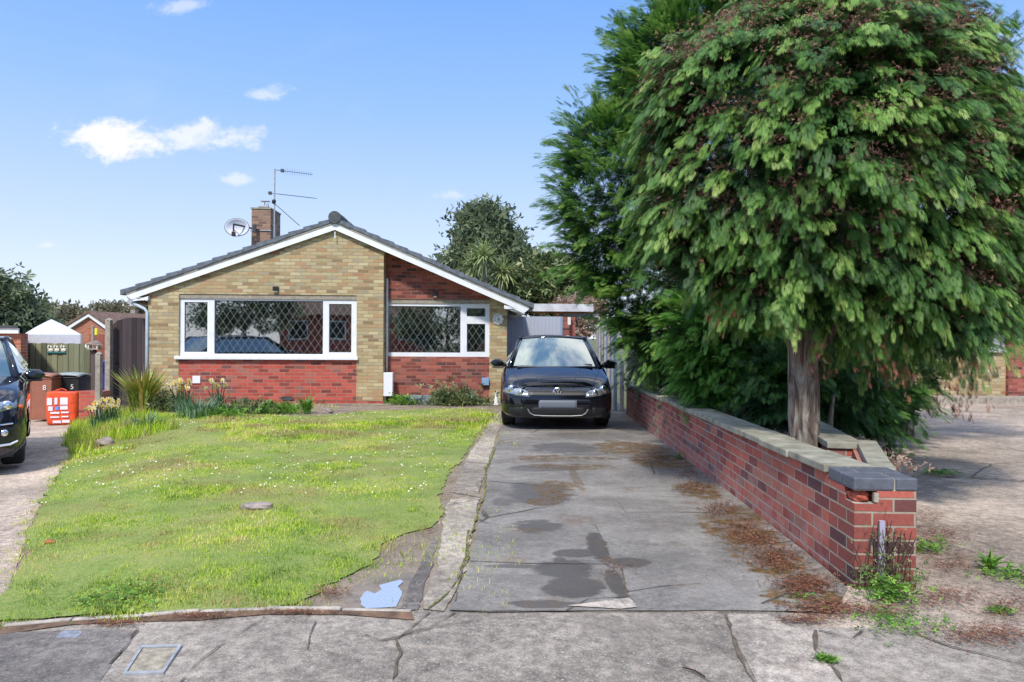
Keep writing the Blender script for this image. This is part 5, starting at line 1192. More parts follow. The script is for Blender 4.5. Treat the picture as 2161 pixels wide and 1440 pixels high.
# marquee
MY = 21.5; r_ = thing('marquee', 'white canvas garden marquee roof above the board fence', 'marquee', (0, 0, 0))
a, b_, c = at(50, 693, MY), at(172, 693, MY), at(108, 670, MY+1.2); z1 = at(100, 721, MY).z; ap = at(108, 675, MY+1.3)
mb = MB(); A_ = [(a.x, MY, a.z-.05), (b_.x, MY, b_.z-.28), (b_.x, MY+2.6, b_.z-.28), (a.x, MY+2.6, a.z-.05)]; A_ = [(x*y/MY, y, at(60, 706, MY).z) for x, y, z in A_]
n_ = 6; tp = (ap.x, MY+1.3, at(108, 674, MY+1.3).z); V = []
for i in range(4):
    p_, q_ = Vector(A_[i]), Vector(A_[(i+1) % 4]); T_ = Vector(tp); vs = []
    for j in range(n_+1):
        for k in range(n_+1):
            e = p_.lerp(q_, k/n_); v_ = e.lerp(T_, j/n_); v_.z += .02*sin(pi*j/n_)*1.0; vs.append(tuple(v_))
    mb.add(vs, [(j*(n_+1)+k, j*(n_+1)+k+1, (j+1)*(n_+1)+k+1, (j+1)*(n_+1)+k) for j in range(n_) for k in range(n_)])
mb.build('canopy', M['marquee'], r_, smooth=True); mb = MB(); zA = A_[0][2]
for i in range(4):
    p_, q_ = A_[i], A_[(i+1) % 4]; mb.add([(p_[0], p_[1], zA-.28), (q_[0], q_[1], zA-.28), (q_[0], q_[1], zA), (p_[0], p_[1], zA)], [(0, 1, 2, 3)])
mb.build('valance', M['marquee'], r_)
for (x, y, z) in A_: MB().tube([(x, y, gh(x, y)), (x, y, zA)], .03, 6).build('leg', M['galv'], r_)
# left brick garage with flat roof
LY = 17.0; a = at(47, 700, LY); r_ = thing('flat_roof_garage', 'red brick building with a grey edged flat roof behind the sports utility car', 'garage', (0, 0, 0)); zl_ = gh(a.x, LY)
zt_ = at(20, 704, LY).z; xw = at(17, 700, LY).x
mb = MB(); mb.box((xw, LY, zl_), (at(44, 700, LY).x, LY+.25, zt_)); mb.box((xw-4, LY, at(10, 712, LY).z-.0), (xw, LY+.25, zt_)); mb.box((xw-4, LY, zl_), (xw, LY+.25, at(8, 740, LY).z)); mb.build('wall', M['orangebrick'], r_)
xr = at(44, 700, LY).x; bk = lambda d, e=0: ((xr)*(LY+d)/LY-.15+e, LY+d)
mb = MB(); mb.vprism([(xr-.25, LY+.252), (xr-.01, LY+.252), bk(5), bk(5, -.25)], zl_, zt_-.002); mb.build('side_wall', M['orangebrick'], r_)
mb = MB(); mb.box((xw-4, LY-.12, zt_), (at(46, 700, LY).x, LY-.08, at(20, 693, LY).z)); mb.build('fascia', M['barge'], r_)
mb = MB(); mb.vprism([(xw-4, LY-.16), (at(47, 700, LY).x, LY-.16), bk(5, .05), bk(5, -7)], at(20, 693, LY).z+.002, at(20, 687, LY).z); mb.build('roof', M['dkgrey'], r_)
wn = MB(); wn.box((xw-4, LY+.1, at(8, 740, LY).z), (xw, LY+.12, at(10, 712, LY).z)); wn = wn.build('window', M['carglass'], r_); MB().box((xw-.06, LY+.04, at(8, 740, LY).z), (xw, LY+.098, at(10, 712, LY).z)).build('frame', plain('brown_frame', (.16, .06, .03), .5), wn)

# neighbour house on the right
NY = 17.3; n0 = at(2062, 700, NY); r_ = thing('neighbour_house', 'red and yellow brick house at the right edge beyond the forecourt', 'house', (0, 0, 0)); zg = gh(10, NY)
xs_ = at(2123, 700, NY).x; zw0 = at(2100, 740, NY).z
mb = MB(); mb.box((at(1950, 700, NY).x, NY, zg-.1), (xs_-.001, NY+.25, zw0)); mb.box((at(1850, 700, NY).x, NY, zg-.1), (at(1950, 700, NY).x, NY+.25, 1.9)); mb.build('yellow_brick_wall', M['ybrick'], r_)
mb = MB(); mb.box((xs_, NY-.10, zg-.1), (xs_+3.2, NY+.25, 2.2)); mb.build('red_brick_wall', M['rbrick2'], r_)
mb = MB(); x0 = at(1950, 700, NY).x; zt_ = at(2100, 610, NY).z; xm = at(2117, 700, NY).x
for (a, b__, c, d_) in ((x0, zw0, x0+.07, zt_), (xs_-.07, zw0, xs_-.003, zt_), (x0+.07, zw0, xs_-.07, zw0+.09), (x0+.07, zt_-.07, xs_-.07, zt_), (xs_-.55, zw0+.09, xs_-.49, zt_-.07)): mb.box((a, NY+.02, b__), (c, NY+.09, d_))
wf = mb.build('window', M['upvc'], r_); MB().box((x0+.07, NY+.05, zw0+.09), (xs_-.07, NY+.058, zt_-.07)).build('pane', M['glass'], wf); MB().box((x0-.05, NY-.08, zw0-.04), (xs_-.003, NY+.018, zw0)).build('sill', M['upvc'], wf)
mb = MB(); mb.box((x0-1, NY, zt_), (xs_, NY+.25, zt_+.6)); mb.build('upper_wall', M['ybrick'], r_); MB().box((x0, NY+3, zg), (xs_+3, NY+3.1, 2.4)).build('room_wall', M['room'], r_)
mb = MB(); mb.prism([(x0-2, 1.75), (x0+8, 1.75), (x0+3.2, 3.6)], NY-.5, NY+8); 
mb.build('roof', M['tile'], r_)
mb = MB(); c = at(2147, 712, NY-.1); mb.prism([(c.x+.11*cos(2*pi*k/20), c.z+.11*sin(2*pi*k/20)) for k in range(20)], NY-.13, NY-.102); pl = mb.build('number_plaque', M['white'], r_); numeral('9', .16, M['dkgrey'], pl, (c.x, NY-.133, c.z))
mb = MB(); z1 = at(2100, 847, NY-.7).z; mb.box((at(1980, 850, NY-.7).x, NY-.7, zg-.1), (xs_+4, NY-.002 if 0 else NY-.11, zg+.14)); o = mb.build('doorstep', M['conc2']); tag(o, 'low concrete step along the foot of the neighbour house wall', 'step')
# concrete paving along the bungalow
pth = [tuple((HM @ Vector((u, v, 0)))[:2]) for u, v in ((y2-.6, -.34), (yc+.0, -.30), (yc+.2, .6), (yb, REC-.02), (y3+.02, REC-.02), (y3+.02, -.04), (y2-.6, -.04))]
sheet('house_path', pth, M['strip'], .0)
# troughs
for (p0, p1, top, lab) in ((857, 932, 835, 'longer blue grey trough planter below the recessed window'), (955, 1008, 831, 'shorter blue grey trough planter partly behind the green shrub')):
    Yt = 15.45; a, b_ = at(p0, 852, Yt), at(p1, 852, Yt); zt_ = at(900, top, Yt).z; z0 = gh(a.x, Yt); r_ = thing('trough_planter', lab, 'planter', ((a.x+b_.x)/2, Yt, z0), group='blue grey troughs')
    L2 = (b_.x-a.x)/2; h = zt_-z0; mb = MB(); t0 = .03
    lo = lambda s_: [(-L2*s_, -.12*s_), (L2*s_, -.12*s_), (L2*s_, .12*s_), (-L2*s_, .12*s_)]
    V = [(x*.94, y*.9, 0) for x, y in lo(1)] + [(x, y, h) for x, y in lo(1)] + [(x-math.copysign(t0, x), y-math.copysign(t0, y), h) for x, y in lo(1)] + [(x-math.copysign(t0, x), y-math.copysign(t0, y), h-.05) for x, y in lo(1)]
    mb.add(V, [(3, 2, 1, 0)]+[(i+4*l, (i+1) % 4+4*l, (i+1) % 4+4*l+4, i+4*l+4) for l in range(3) for i in range(4)]); mb.build('trough', M['trough'], r_, bevel=.006); MB().box((-L2+.035, -.085, h-.07), (L2-.035, .085, h-.035)).build('compost', M['soil'], r_)
# white ornament
c = stand(1047, 838, 15.2); r_ = thing('garden_statue', 'small white statue with a raised neck at the foot of the yellow brick corner', 'statue', tuple(c))
MB().lathe([(.06, 0), (.065, .03), (.04, .05), (.05, .10), (.03, .16), (.022, .24), (.028, .27), (.012, .31), (.001, .32)], n=16).build('figure', M['white'], r_, smooth=True)
mb = MB(); mb.rock((.04, 0, .09), .05, (1.1, .7, .7), 3); mb.build('wing', M['white'], r_, smooth=True)
# stones
for (px, py, w_, lab, sc, m_p) in ((222, 940, .115, 'rounded pale stone on the lawn edge below the daffodils', (1, .8, .62), 'stone'), (692, 872, .10, 'grey stone at the end of the flower bed by the brick wall', (1, .8, .7), 'stone'), (541, 1072, .085, 'flat broken grey stone sunk in the middle of the lawn', (1.35, .9, .35), 'stone'),
                                  (105, 1146, .03, 'tiny red brown fragment on the lawn near the left path', (1.3, .8, .5), 'rust')):
    c = G(px, py); o = MB().rock((0, 0, w_*sc[2]*.5), w_, sc, int(px)).build('stone', M[m_p], smooth=True); o.location = c; tag(o, lab, 'stone')
# ------------------------------------------------------------------ foliage generators
def N3(n): v = RNG.normal(size=(n, 3)); return v/np.linalg.norm(v, axis=1, keepdims=True)
def fan(n=5, w=.20, spread=42, taper=.62):
    T = []
    def leaf(p, ang, l, ww):
        c, s = cos(ang), sin(ang); T.append([[p[0], p[1], 0], [p[0]+c*l*.45-s*ww, p[1]+s*l*.45+c*ww, .03], [p[0]+c*l, p[1]+s*l, -.02], [p[0]+c*l*.45+s*ww, p[1]+s*l*.45-c*ww, .03]])
    leaf((.35, 0), 0, .65, .055*w/.2)
    for k in range(n):
        f = .05+.75*k/n; l = (.55-.30*f)*taper*1.5
        for s in (1, -1): leaf((f, 0), s*radians(spread), l, .045*w/.2)
    return np.array(T)
FAN = fan(5, .125, 32, .52); FAN2 = fan(4, .12, 26, .60)
LEAF1 = np.array([[[0, 0, 0], [.45, .30, .05], [1, 0, 0], [.45, -.30, .05]]])
LEAF3 = np.array([[[0, 0, 0], [.45, .26, .05], [1, 0, 0], [.45, -.26, .05]], [[0, 0, 0], [.15, .6, .1], [.1, 1.0, 0], [-.15, .6, .08]], [[0, 0, 0], [.3, -.5, .1], [.25, -.95, 0], [-.05, -.6, .08]]])
def surf_points(blobs, n, fmin=.86, fmax=1.02, face=None):
    """random points on the outside of a union of spheres, with outward directions"""
    B_ = np.array([b[:4] for b in blobs]); ar = B_[:, 3]**2; P = []; D = []; tries = 0
    while len(P) < n and tries < 40:
        tries += 1; m_ = n*2; i = RNG.choice(len(B_), m_, p=ar/ar.sum()); d = N3(m_); r = RNG.uniform(fmin, fmax, m_); zs = np.array([b[4] if len(b) > 4 else 1.0 for b in blobs])[i]
        off = d*(B_[i, 3]*r)[:, None]; off[:, 2] *= zs; p = B_[i, :3]+off; ok = np.ones(m_, bool)
        for j, b in enumerate(blobs):
            q = p-B_[j, :3]; q[:, 2] /= (b[4] if len(b) > 4 else 1.0); ok &= ~((np.linalg.norm(q, axis=1) < B_[j, 3]*.84) & (i != j))
        if face is not None: ok &= face(p)
        P += list(p[ok]); D += list(d[ok])
    return np.array(P[:n]), np.array(D[:n])
def boughs(blobs, nb, per, L, arch, droop, slen, name, m_, parent, tm, up=0.0, spread=.9, tint=(.35, .95), face=None, width=.5, jitter=.05, tipshift=.0):
    """arching branches set over the crown, each carrying flat sprays on both sides"""
    P, D = surf_points(blobs, nb, .62, .92, face); C = []; A = []; Nn = []; Ls = []; T = []; bases = []
    for p, d in zip(P, D):
        l = L*RNG.uniform(.7, 1.3); d = d.copy(); d[2] = d[2]*.6+up+RNG.normal()*.12; d += RNG.normal(size=3)*.15; d /= np.linalg.norm(d)
        side = np.cross(d, [0, 0, 1.0]); side /= np.linalg.norm(side)+1e-6; base = RNG.uniform(*tint); ts = np.sort(RNG.uniform(0, 1, per)); bases.append((p+d*l*.5+np.array([0, 0, arch*.25*l*2]), base))
        for t_ in ts:
            q = p+d*l*t_+np.array([0, 0, (arch*t_-(arch+droop)*t_*t_)*l]); tan = d+np.array([0, 0, arch-2*(arch+droop)*t_]); sg = RNG.choice([-1, 1]); wdt = width*l*(1-t_*.7)*RNG.uniform(.05, 1)
            q = q+side*sg*wdt+np.array([0, 0, -wdt*wdt*droop*1.5]); q += RNG.normal(size=3)*jitter*l
            a = tan*.8+side*sg*spread*(1-t_)*RNG.uniform(.4, 1.2)+np.array([0, 0, -droop*RNG.uniform(.7, 1.9)]); nrm = d*RNG.uniform(.3, 1.2)+np.array([0, 0, 1.0])+RNG.normal(size=3)*.5
            C.append(q); A.append(a); Nn.append(nrm); Ls.append(slen*RNG.uniform(.6, 1.35)); T.append(np.clip(base*.58+t_*.42-.06+RNG.normal()*.09, 0, 1))
    return cloud_mesh(name, m_, parent, np.array(C), np.array(A), np.array(Nn), np.array(Ls), np.array(T), tm), bases
def filler(blobs, n, slen, name, m_, parent, tm, tint=(0, .35), f=(.35, .8)):  # inner leaves tinted darker: the crown's inner shade is put into their colour
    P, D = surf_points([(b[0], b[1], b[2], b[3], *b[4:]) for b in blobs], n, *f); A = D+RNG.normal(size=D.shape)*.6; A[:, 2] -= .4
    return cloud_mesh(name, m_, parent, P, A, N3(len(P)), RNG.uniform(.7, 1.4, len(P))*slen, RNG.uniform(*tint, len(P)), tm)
def trunk(root, pts, r, m_=None, name='trunk', n=14, gnarl=.12):
    mb = MB(); P = []; R_ = []
    for i in range(len(pts)-1):
        for k in range(6): s_ = k/6; P.append(Vector(pts[i]).lerp(Vector(pts[i+1]), s_)); R_.append(r[i]+(r[i+1]-r[i])*s_)
    P.append(Vector(pts[-1])); R_.append(r[-1]); mb.tube(P, R_, n); rr = random.Random(len(P))
    for i, v in enumerate(mb.v):
        ring = i//n; k = i % n
        if ring < len(P): c = P[ring]; s_ = 1+gnarl*(sin(3*2*pi*k/n+ring*.35)+.5*sin(5*2*pi*k/n-ring*.5)+rr.uniform(-.3, .3)); mb.v[i] = tuple(c+(Vector(v)-c)*s_)
    return mb.build(name, m_ or M['bark'], root, smooth=True)

def B3(px, py, rpx, Y, zs=1.0, dy=0): p_ = at(px, py, Y+dy); return (p_.x, p_.y, p_.z, rpx*Y/F, zs)
# ---- front tree over the wall
tb = Vector((2.40, 5.75, -.45+.40)); FT = thing('drooping_conifer', 'large round drooping green conifer with brown cones on a bare grey trunk above the wall', 'tree', tuple(tb))
def rel(bl, o): return [(b[0]-o.x, b[1]-o.y, b[2]-o.z, *b[3:]) for b in bl]
p_ = at(1705, 700, 5.75); tr = trunk(FT, [(0.02, 0, -.5), (.0, 0, .05), (-.02, 0, .30), (-.03, .0, .6), (p_.x-tb.x-.05, 0, p_.z-tb.z), (-.05, .05, p_.z-tb.z+1.0), (.1, .1, p_.z-tb.z+2.0)], [.21, .155, .122, .112, .115, .09, .04], n=30, gnarl=.09)
FB = rel([B3(1735, 335, 315, 5.85), B3(1585, 385, 175, 5.8), B3(1880, 515, 200, 5.7), B3(1960, 390, 210, 5.9), B3(1720, 130, 160, 6.0), B3(1850, 200, 190, 5.9), B3(1550, 250, 180, 5.9),
  B3(1700, 490, 130, 5.5), B3(1480, 455, 90, 5.8), B3(1995, 650, 85, 5.6), B3(1820, 585, 100, 5.5), B3(2090, 500, 140, 6.0), B3(1560, 545, 85, 5.8), B3(1640, 575, 85, 5.6), B3(1740, 590, 80, 5.5), B3(1480, 545, 55, 5.8)], tb)
for b in FB[:7]: trunk(FT, [(-.04, .05, 1.0+.25*random.random()), ((b[0]-.05)*.5, b[1]*.5, (b[2]+1.1)/2-.05), (b[0], b[1], b[2]+.1)], [.05, .032, .012], name='limb', n=8)
front = lambda p: (p[:, 1] < .45)
cr_, bases = boughs(FB, 1500, 42, .34, .55, .30, .094, 'crown', M['cedar'], FT, FAN, spread=.75, tint=(.0, 1.0), face=front, width=.32, jitter=.035)
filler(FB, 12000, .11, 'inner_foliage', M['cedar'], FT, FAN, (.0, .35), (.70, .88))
filler(FB, 9000, .20, 'inner_foliage', M['cedar'], FT, FAN, (0, .15), (.45, .72))  # deepest leaves darkest, painting shade into the gaps of the crown
C = []; 
for q, b in bases:
    if RNG.random() < .5+.3*(b < .5):
        n_ = RNG.integers(30, 80); C += list(q+np.array([0, 0, -.03])+RNG.normal(size=(n_, 3))*np.array([.055, .055, .045]))
C = np.array(C); o = cloud_mesh('cone_clusters', M['cone'], FT, C, N3(len(C)), N3(len(C)), RNG.uniform(.010, .022, len(C)), RNG.uniform(0, 1, len(C)), LEAF3); o['kind'] = 'stuff'
# dead drooping brown bits under the crown
DB = []
for (px, py, Y) in ((1900, 800, 5.2), (1880, 780, 5.2), (2030, 820, 5.3), (1990, 850, 5.4), (2040, 760, 5.4), (1720, 740, 5.4), (1730, 760, 5.45), (1520, 660, 5.4), (1840, 760, 5.2), (2025, 850, 5.3), (1850, 730, 5.2)):
    for _ in range(26):
        q = at(px+RNG.normal()*16, py+RNG.normal()*22, Y)-tb; DB.append(tuple(q+Vector((0, RNG.normal()*.06, 0))))
DB = np.array(DB); A_ = N3(len(DB))*.5; A_[:, 2] -= 1; cloud_mesh('dead_sprays', foliage_mat('dead_rust_sprays', [(0, (.11, .03, .02)), (.6, (.24, .08, .05)), (1, (.36, .15, .09))], .8, .1), FT, DB, A_, N3(len(DB)), RNG.uniform(.04, .08, len(DB)), RNG.uniform(0, 1, len(DB)), FAN2)

# ---- tall cypress mass behind
def conifer(name, label, cat, base, blobs, nb, L, slen, m_, up, per=30, tr_h=3.0, tr_r=.14, fill=2500, face=None, arch=.1, droop=.12, width=.35, tm=FAN2, tint=(.2, 1.0), group=None, spread=.5):
    b0 = Vector((base[0], base[1], gh(*base)+(.38 if base[0] < 3.3 and base[1] < 14 else 0))); r_ = thing(name, label, cat, tuple(b0), group=group); B_ = rel(blobs, b0)
    trunk(r_, [(0, 0, -.1), (0, 0, tr_h*.5), (.05, 0, tr_h)], [tr_r, tr_r*.75, tr_r*.3])
    boughs(B_, nb, per, L, arch, droop, slen, 'crown', m_, r_, tm, up=up, spread=spread, tint=tint, width=width, jitter=.05, face=face)
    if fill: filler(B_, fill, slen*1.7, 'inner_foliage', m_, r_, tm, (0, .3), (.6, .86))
    return r_
Y_ = 10.2; b1 = [B3(1510, 300, 220, Y_), B3(1365, 420, 160, Y_), B3(1420, 560, 130, Y_), B3(1445, 170, 160, Y_), B3(1570, 60, 150, Y_), B3(1570, 500, 250, Y_), B3(1470, 690, 95, Y_), B3(1600, 740, 140, Y_), B3(1700, 200, 250, Y_), B3(1345, 645, 55, Y_), B3(1400, 690, 70, Y_), B3(1290, 330, 95, Y_), B3(1275, 430, 90, Y_), B3(1290, 530, 80, Y_), B3(1370, 600, 90, Y_), B3(1500, 20, 70, Y_)]
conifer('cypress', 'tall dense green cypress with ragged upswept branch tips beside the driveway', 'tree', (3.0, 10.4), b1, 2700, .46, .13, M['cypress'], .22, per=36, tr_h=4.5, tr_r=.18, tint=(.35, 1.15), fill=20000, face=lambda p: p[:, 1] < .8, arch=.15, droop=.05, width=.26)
b2 = [(5.6, 10.2, 3.6, 1.5, 1.2), (6.3, 10.3, 2.7, 1.4), (5.9, 10.2, 4.4, .9, 1.2), (5.2, 10.4, 2.2, 1.6), (6.6, 10.3, 3.3, .9)]
conifer('cypress', 'second cypress rising behind the right shoulder of the drooping conifer', 'tree', (5.8, 10.5), b2, 330, .75, .17, M['cypress'], .45, per=30, tr_h=4.5, fill=2500, face=lambda p: p[:, 1] < .8, arch=.2, droop=.05, width=.26)
b3 = [B3(1540, 730, 75, 8.4), B3(1480, 700, 55, 8.4), B3(1580, 800, 70, 8.4), B3(1510, 790, 50, 8.3), B3(1620, 850, 50, 8.2), B3(1560, 860, 40, 8.0)]
conifer('young_cypress', 'bright green young cypress leaning over the wall coping', 'shrub', (3.0, 8.6), b3, 620, .34, .11, M['cypress2'], .15, per=30, tint=(.5, 1.0), tr_h=1.2, tr_r=.05, fill=1800, arch=.15, droop=.15)
b3 = [B3(1400, 715, 55, 11.4), B3(1430, 780, 50, 11), B3(1375, 680, 42, 11.4), B3(1370, 770, 35, 12), B3(1480, 840, 50, 9.5)]
conifer('dark_shrub', 'dark dull green shrub behind the far end of the wall', 'shrub', (2.9, 11.2), b3, 260, .35, .12, M['greytree'], .0, per=22, tr_h=1.0, tr_r=.05, fill=1500, arch=.1, droop=.3)
hb = at(1830, 830, 9.3); b4 = [B3(1840, 812, 88, 9.4), B3(1900, 790, 62, 9.4), B3(1775, 825, 75, 9.3), B3(1800, 720, 105, 9.6), B3(1885, 850, 40, 9.2), B3(1770, 870, 50, 8.8), B3(1840, 880, 40, 9.0)]
conifer('round_hedge', 'dark round hedge bush under the drooping conifer at the forecourt edge', 'hedge', (hb.x-.2, 9.5), b4, 380, .35, .11, M['cypress'], .0, per=28, tr_h=.8, tr_r=.06, fill=2600, arch=.1, droop=.15, tint=(0, .7))
dkb = [B3(1640, 800, 75, 7.6), B3(1590, 870, 45, 7.4), B3(1770, 790, 90, 8.0), B3(1660, 880, 50, 7.2), B3(1740, 860, 60, 7.8)]
conifer('dark_shrub', 'shaded dark bush directly behind the bare grey trunk', 'shrub', (3.3, 7.4), dkb, 200, .3, .11, M['cypress'], .0, per=24, tr_h=.8, tr_r=.05, fill=1500, arch=.1, droop=.3, tint=(0, .5))

# ---- leafy background trees
def leafy(name, label, base, blobs, n, sz, m_, cat='tree', tr_h=3.0, tr_r=.15, group=None, fz=0):
    b0 = Vector((base[0], base[1], gh(*base))); r_ = thing(name, label, cat, tuple(b0), group=group); B_ = rel(blobs, b0)
    trunk(r_, [(0, 0, -.1), (.05, 0, tr_h*.5), (0, 0, tr_h)], [tr_r, tr_r*.7, tr_r*.35])
    for b in B_[:5]: trunk(r_, [(0, 0, tr_h*.45), (b[0]*.5, b[1]*.5, (b[2]+tr_h*.4)/2), (b[0], b[1], b[2])], [tr_r*.4, tr_r*.25, tr_r*.1], name='limb', n=6)
    nb = n//26; P, D = surf_points(B_, nb, .6, 1.04); C = np.repeat(P, 26, 0)+RNG.normal(size=(nb*26, 3))*sz*1.5*np.array([1, 1, .55]); T = np.repeat(RNG.uniform(.1, .9, nb), 26)+RNG.normal(size=nb*26)*.12
    A_ = np.repeat(D, 26, 0)+RNG.normal(size=C.shape)*.8; A_[:, 2] -= .1
    cloud_mesh('crown', m_, r_, C, A_, N3(len(C)), RNG.uniform(.5, 1.3, len(C))*sz, np.clip(T, 0, 1), LEAF3); return r_
Y = 31; leafy('broadleaf_tree', 'large grey green tree behind the right slope of the bungalow roof', (at(1040, 600, Y).x, Y),
  [B3(1020, 478, 26, Y, 1.1), B3(1030, 520, 44, Y, .8), B3(995, 548, 30, Y, .6), B3(1065, 560, 42, Y, .6), B3(975, 572, 16, Y, .5), B3(1022, 452, 14, Y), B3(1098, 562, 20, Y, .5), B3(1040, 610, 60, Y, .8)], 17000, .30, M['greytree'], tr_h=5)
Y = 25; leafy('hedge_tree', 'mixed pale and dark green bushes above the carport roof', (at(1160, 640, Y).x, Y),
  [B3(1140, 600, 45, Y, .8), B3(1180, 590, 40, Y, .8), B3(1100, 620, 30, Y, .8), B3(1215, 615, 35, Y), B3(1190, 640, 50, Y, .8), B3(1160, 560, 26, Y, .7)], 9000, .20, M['hedge'], tr_h=2)
Y = 22; leafy('bare_shrub', 'pinkish brown twiggy shrub just above the carport roof edge', (at(1220, 640, Y).x, Y), [B3(1200, 646, 20, Y, .6), B3(1225, 640, 20, Y, .7), B3(1250, 650, 24, Y, .7), B3(1235, 690, 20, Y, 1)], 2600, .10, M['pinkleaf'], 'shrub', tr_h=1.8, tr_r=.05)
Y = 38; leafy('broadleaf_tree', 'tall dark green tree at the left edge beyond the flat roofed garage', (at(-10, 700, Y).x, Y),
  [B3(-25, 635, 45, Y), B3(12, 660, 34, Y), B3(-8, 608, 14, Y, 1.3), B3(42, 680, 20, Y, .7), B3(0, 695, 50, Y)], 9000, .36, M['greytree'], tr_h=5, group='trees beyond the back gardens')
Y = 44; leafy('brown_tree', 'olive brown tree right of the dark tree above the marquee', (at(70, 700, Y).x, Y), [B3(62, 672, 22, Y, .9), B3(85, 686, 22, Y, .8), B3(45, 680, 20, Y), B3(70, 700, 34, Y, .7)], 3600, .32, M['olive'], tr_h=3, group='trees beyond the back gardens')
Y = 52; leafy('distant_tree', 'low distant green trees on the skyline above the marquee peak', (at(125, 700, Y).x, Y), [B3(112, 672, 16, Y, .9), B3(132, 670, 18, Y, .8), B3(155, 670, 17, Y, .7), B3(120, 695, 30, Y, .7), B3(150, 690, 28, Y, .7)], 3600, .36, M['olive'], tr_h=4, group='trees beyond the back gardens')
Y = 56; leafy('distant_tree', 'small distant treetop showing over the long brown roof', (at(236, 690, Y).x, Y), [B3(236, 655, 10, Y, .9), B3(230, 668, 14, Y, .8)], 700, .36, M['olive'], tr_h=4, tr_r=.1, group='trees beyond the back gardens')
Y = 50; leafy('distant_tree', 'distant treetop between the brown roof and the bungalow downpipe', (at(298, 690, Y).x, Y), [B3(298, 655, 14, Y, .8), B3(305, 668, 18, Y, .8)], 900, .3, M['olive'], tr_h=4, tr_r=.1, group='trees beyond the back gardens')
# cordyline palm
Y = 24; pr = Vector((at(1030, 600, Y).x, Y, gh(1, Y))); r_ = thing('cordyline_palm', 'spiky green cordyline palm with two heads behind the bungalow roof', 'palm', tuple(pr))
TMB = np.array([[[0, .03, 0], [0, -.03, 0], [.4, -.035, .06], [.4, .035, .06]], [[.4, .035, .06], [.4, -.035, .06], [.8, -.02, -.02], [.8, .02, -.02]], [[.8, .02, -.02], [.8, -.02, -.02], [1, 0, -.14], [1, 0, -.14]]])
C = []; A_ = []; heads = [at(1022, 545, Y), at(1062, 578, Y+.3), at(1000, 565, Y+.4)]
for h_ in heads:
    h_ = h_-pr; trunk(r_, [(0, 0, 0), (h_.x*.5, h_.y*.5, h_.z*.6), tuple(h_)], [.12, .09, .06], name='trunk', n=8)
    d = N3(230); d[:, 2] = d[:, 2]*.8+.15; C += [tuple(h_)]*230; A_ += list(d)
C = np.array(C)+RNG.normal(size=(len(C), 3))*.05; A_ = np.array(A_); cloud_mesh('crown', M['palm'], r_, C, A_, np.tile([0, 0, 1.0], (len(C), 1))+RNG.normal(size=C.shape)*.1, RNG.uniform(.55, .85, len(C)), RNG.uniform(.1, 1, len(C)), TMB)

# ------------------------------------------------------------------ garden plants
BL = np.array([[[0, .5, 0], [0, -.5, 0], [.5, -.42, .12], [.5, .42, .12]], [[.5, .42, .12], [.5, -.42, .12], [1, 0, -.05], [1, 0, -.05]]])
def blade_tmpl(w): q = BL.copy(); q[:, :, 1] *= w; return q
def tuft(root, name, m_, n, L, w, spread, cen=(0, 0, 0), rad=.1, tint=(.1, 1), curve=None):
    C = np.zeros((n, 3))+np.array(cen); th = RNG.uniform(0, 2*pi, n); rr_ = RNG.uniform(0, rad, n); C[:, 0] += cos_(th)*rr_; C[:, 1] += sin_(th)*rr_
    A_ = np.stack([cos_(th)*spread*RNG.uniform(.1, 1, n), sin_(th)*spread*RNG.uniform(.1, 1, n), np.ones(n)], 1); Nn = np.stack([cos_(th), sin_(th), -.2*np.ones(n)], 1)*-1
    return cloud_mesh(name, m_, root, C, A_, Nn, RNG.uniform(L*.6, L*1.1, n), RNG.uniform(*tint, n), blade_tmpl(w))
cos_, sin_ = np.cos, np.sin
c = G(303, 872); r_ = thing('flax_plant', 'large spiky bronze green flax clump near the corner of the bungalow', 'plant', tuple(c)); tuft(r_, 'leaves', M['phormium'], 300, .92, .045, .75, rad=.22, tint=(.0, 1)); tuft(r_, 'dead_leaves', M['palm'], 60, .6, .05, 1.4, rad=.2, tint=(.6, 1))
def daffs(px, py, n, label, h=.42, rad=.22):
    n = int(n*1.7)
    c = G(px, py); r_ = thing('daffodil_clump', label, 'flowers', tuple(c), group='daffodil clumps'); tuft(r_, 'leaves', M['bluestem'], n*8, h*.85, .035, .45, rad=rad, tint=(0, .8))
    st = MB()
    for k in range(n):
        a = RNG.uniform(0, 2*pi); q = RNG.uniform(0, rad); x, y = q*cos(a), q*sin(a); hh = h*RNG.uniform(.8, 1.15); tx, ty = x+RNG.normal()*.06, y+RNG.normal()*.06-.03
        st.tube([(x, y, 0), ((x+tx)/2, (y+ty)/2, hh*.6), (tx, ty, hh)], .005, 4)
        f = MB(); P_ = []; 
        Mx = Matrix.Translation((tx, ty-.02, hh)) @ Matrix.Rotation(RNG.uniform(-.6, .6), 4, 'Z') @ Matrix.Rotation(RNG.uniform(-.3, .5), 4, 'X')
        for j in range(6):
            t0 = pi*j/3; f.add([Mx @ Vector(v) for v in ((0, 0, 0), (.03*cos(t0-.5), 0, .03*sin(t0-.5)), (.056*cos(t0), -.004, .056*sin(t0)), (.03*cos(t0+.5), 0, .03*sin(t0+.5)))], [(0, 1, 2, 3)])
        f = f.build('flower', M['petal_w'], r_); t_ = MB().lathe([(.008, .0), (.012, -.02), (.019, -.032)], (0, 0, 0), 'Y', 10); t_.v = [tuple(Mx @ Vector(v)) for v in t_.v]; t_.build('trumpet', M['petal_y'], f)
    st.build('stems', M['stem'], r_); return r_
daffs(212, 905, 11, 'white and yellow daffodils in front of the weathered wooden post', .42, .2); daffs(238, 898, 9, 'yellow and white daffodils right of the wooden post', .42, .15)
daffs(180, 872, 6, 'daffodils nearest the orange bag', .5, .15); daffs(196, 862, 5, 'daffodils in front of the small brick planter', .6, .15)
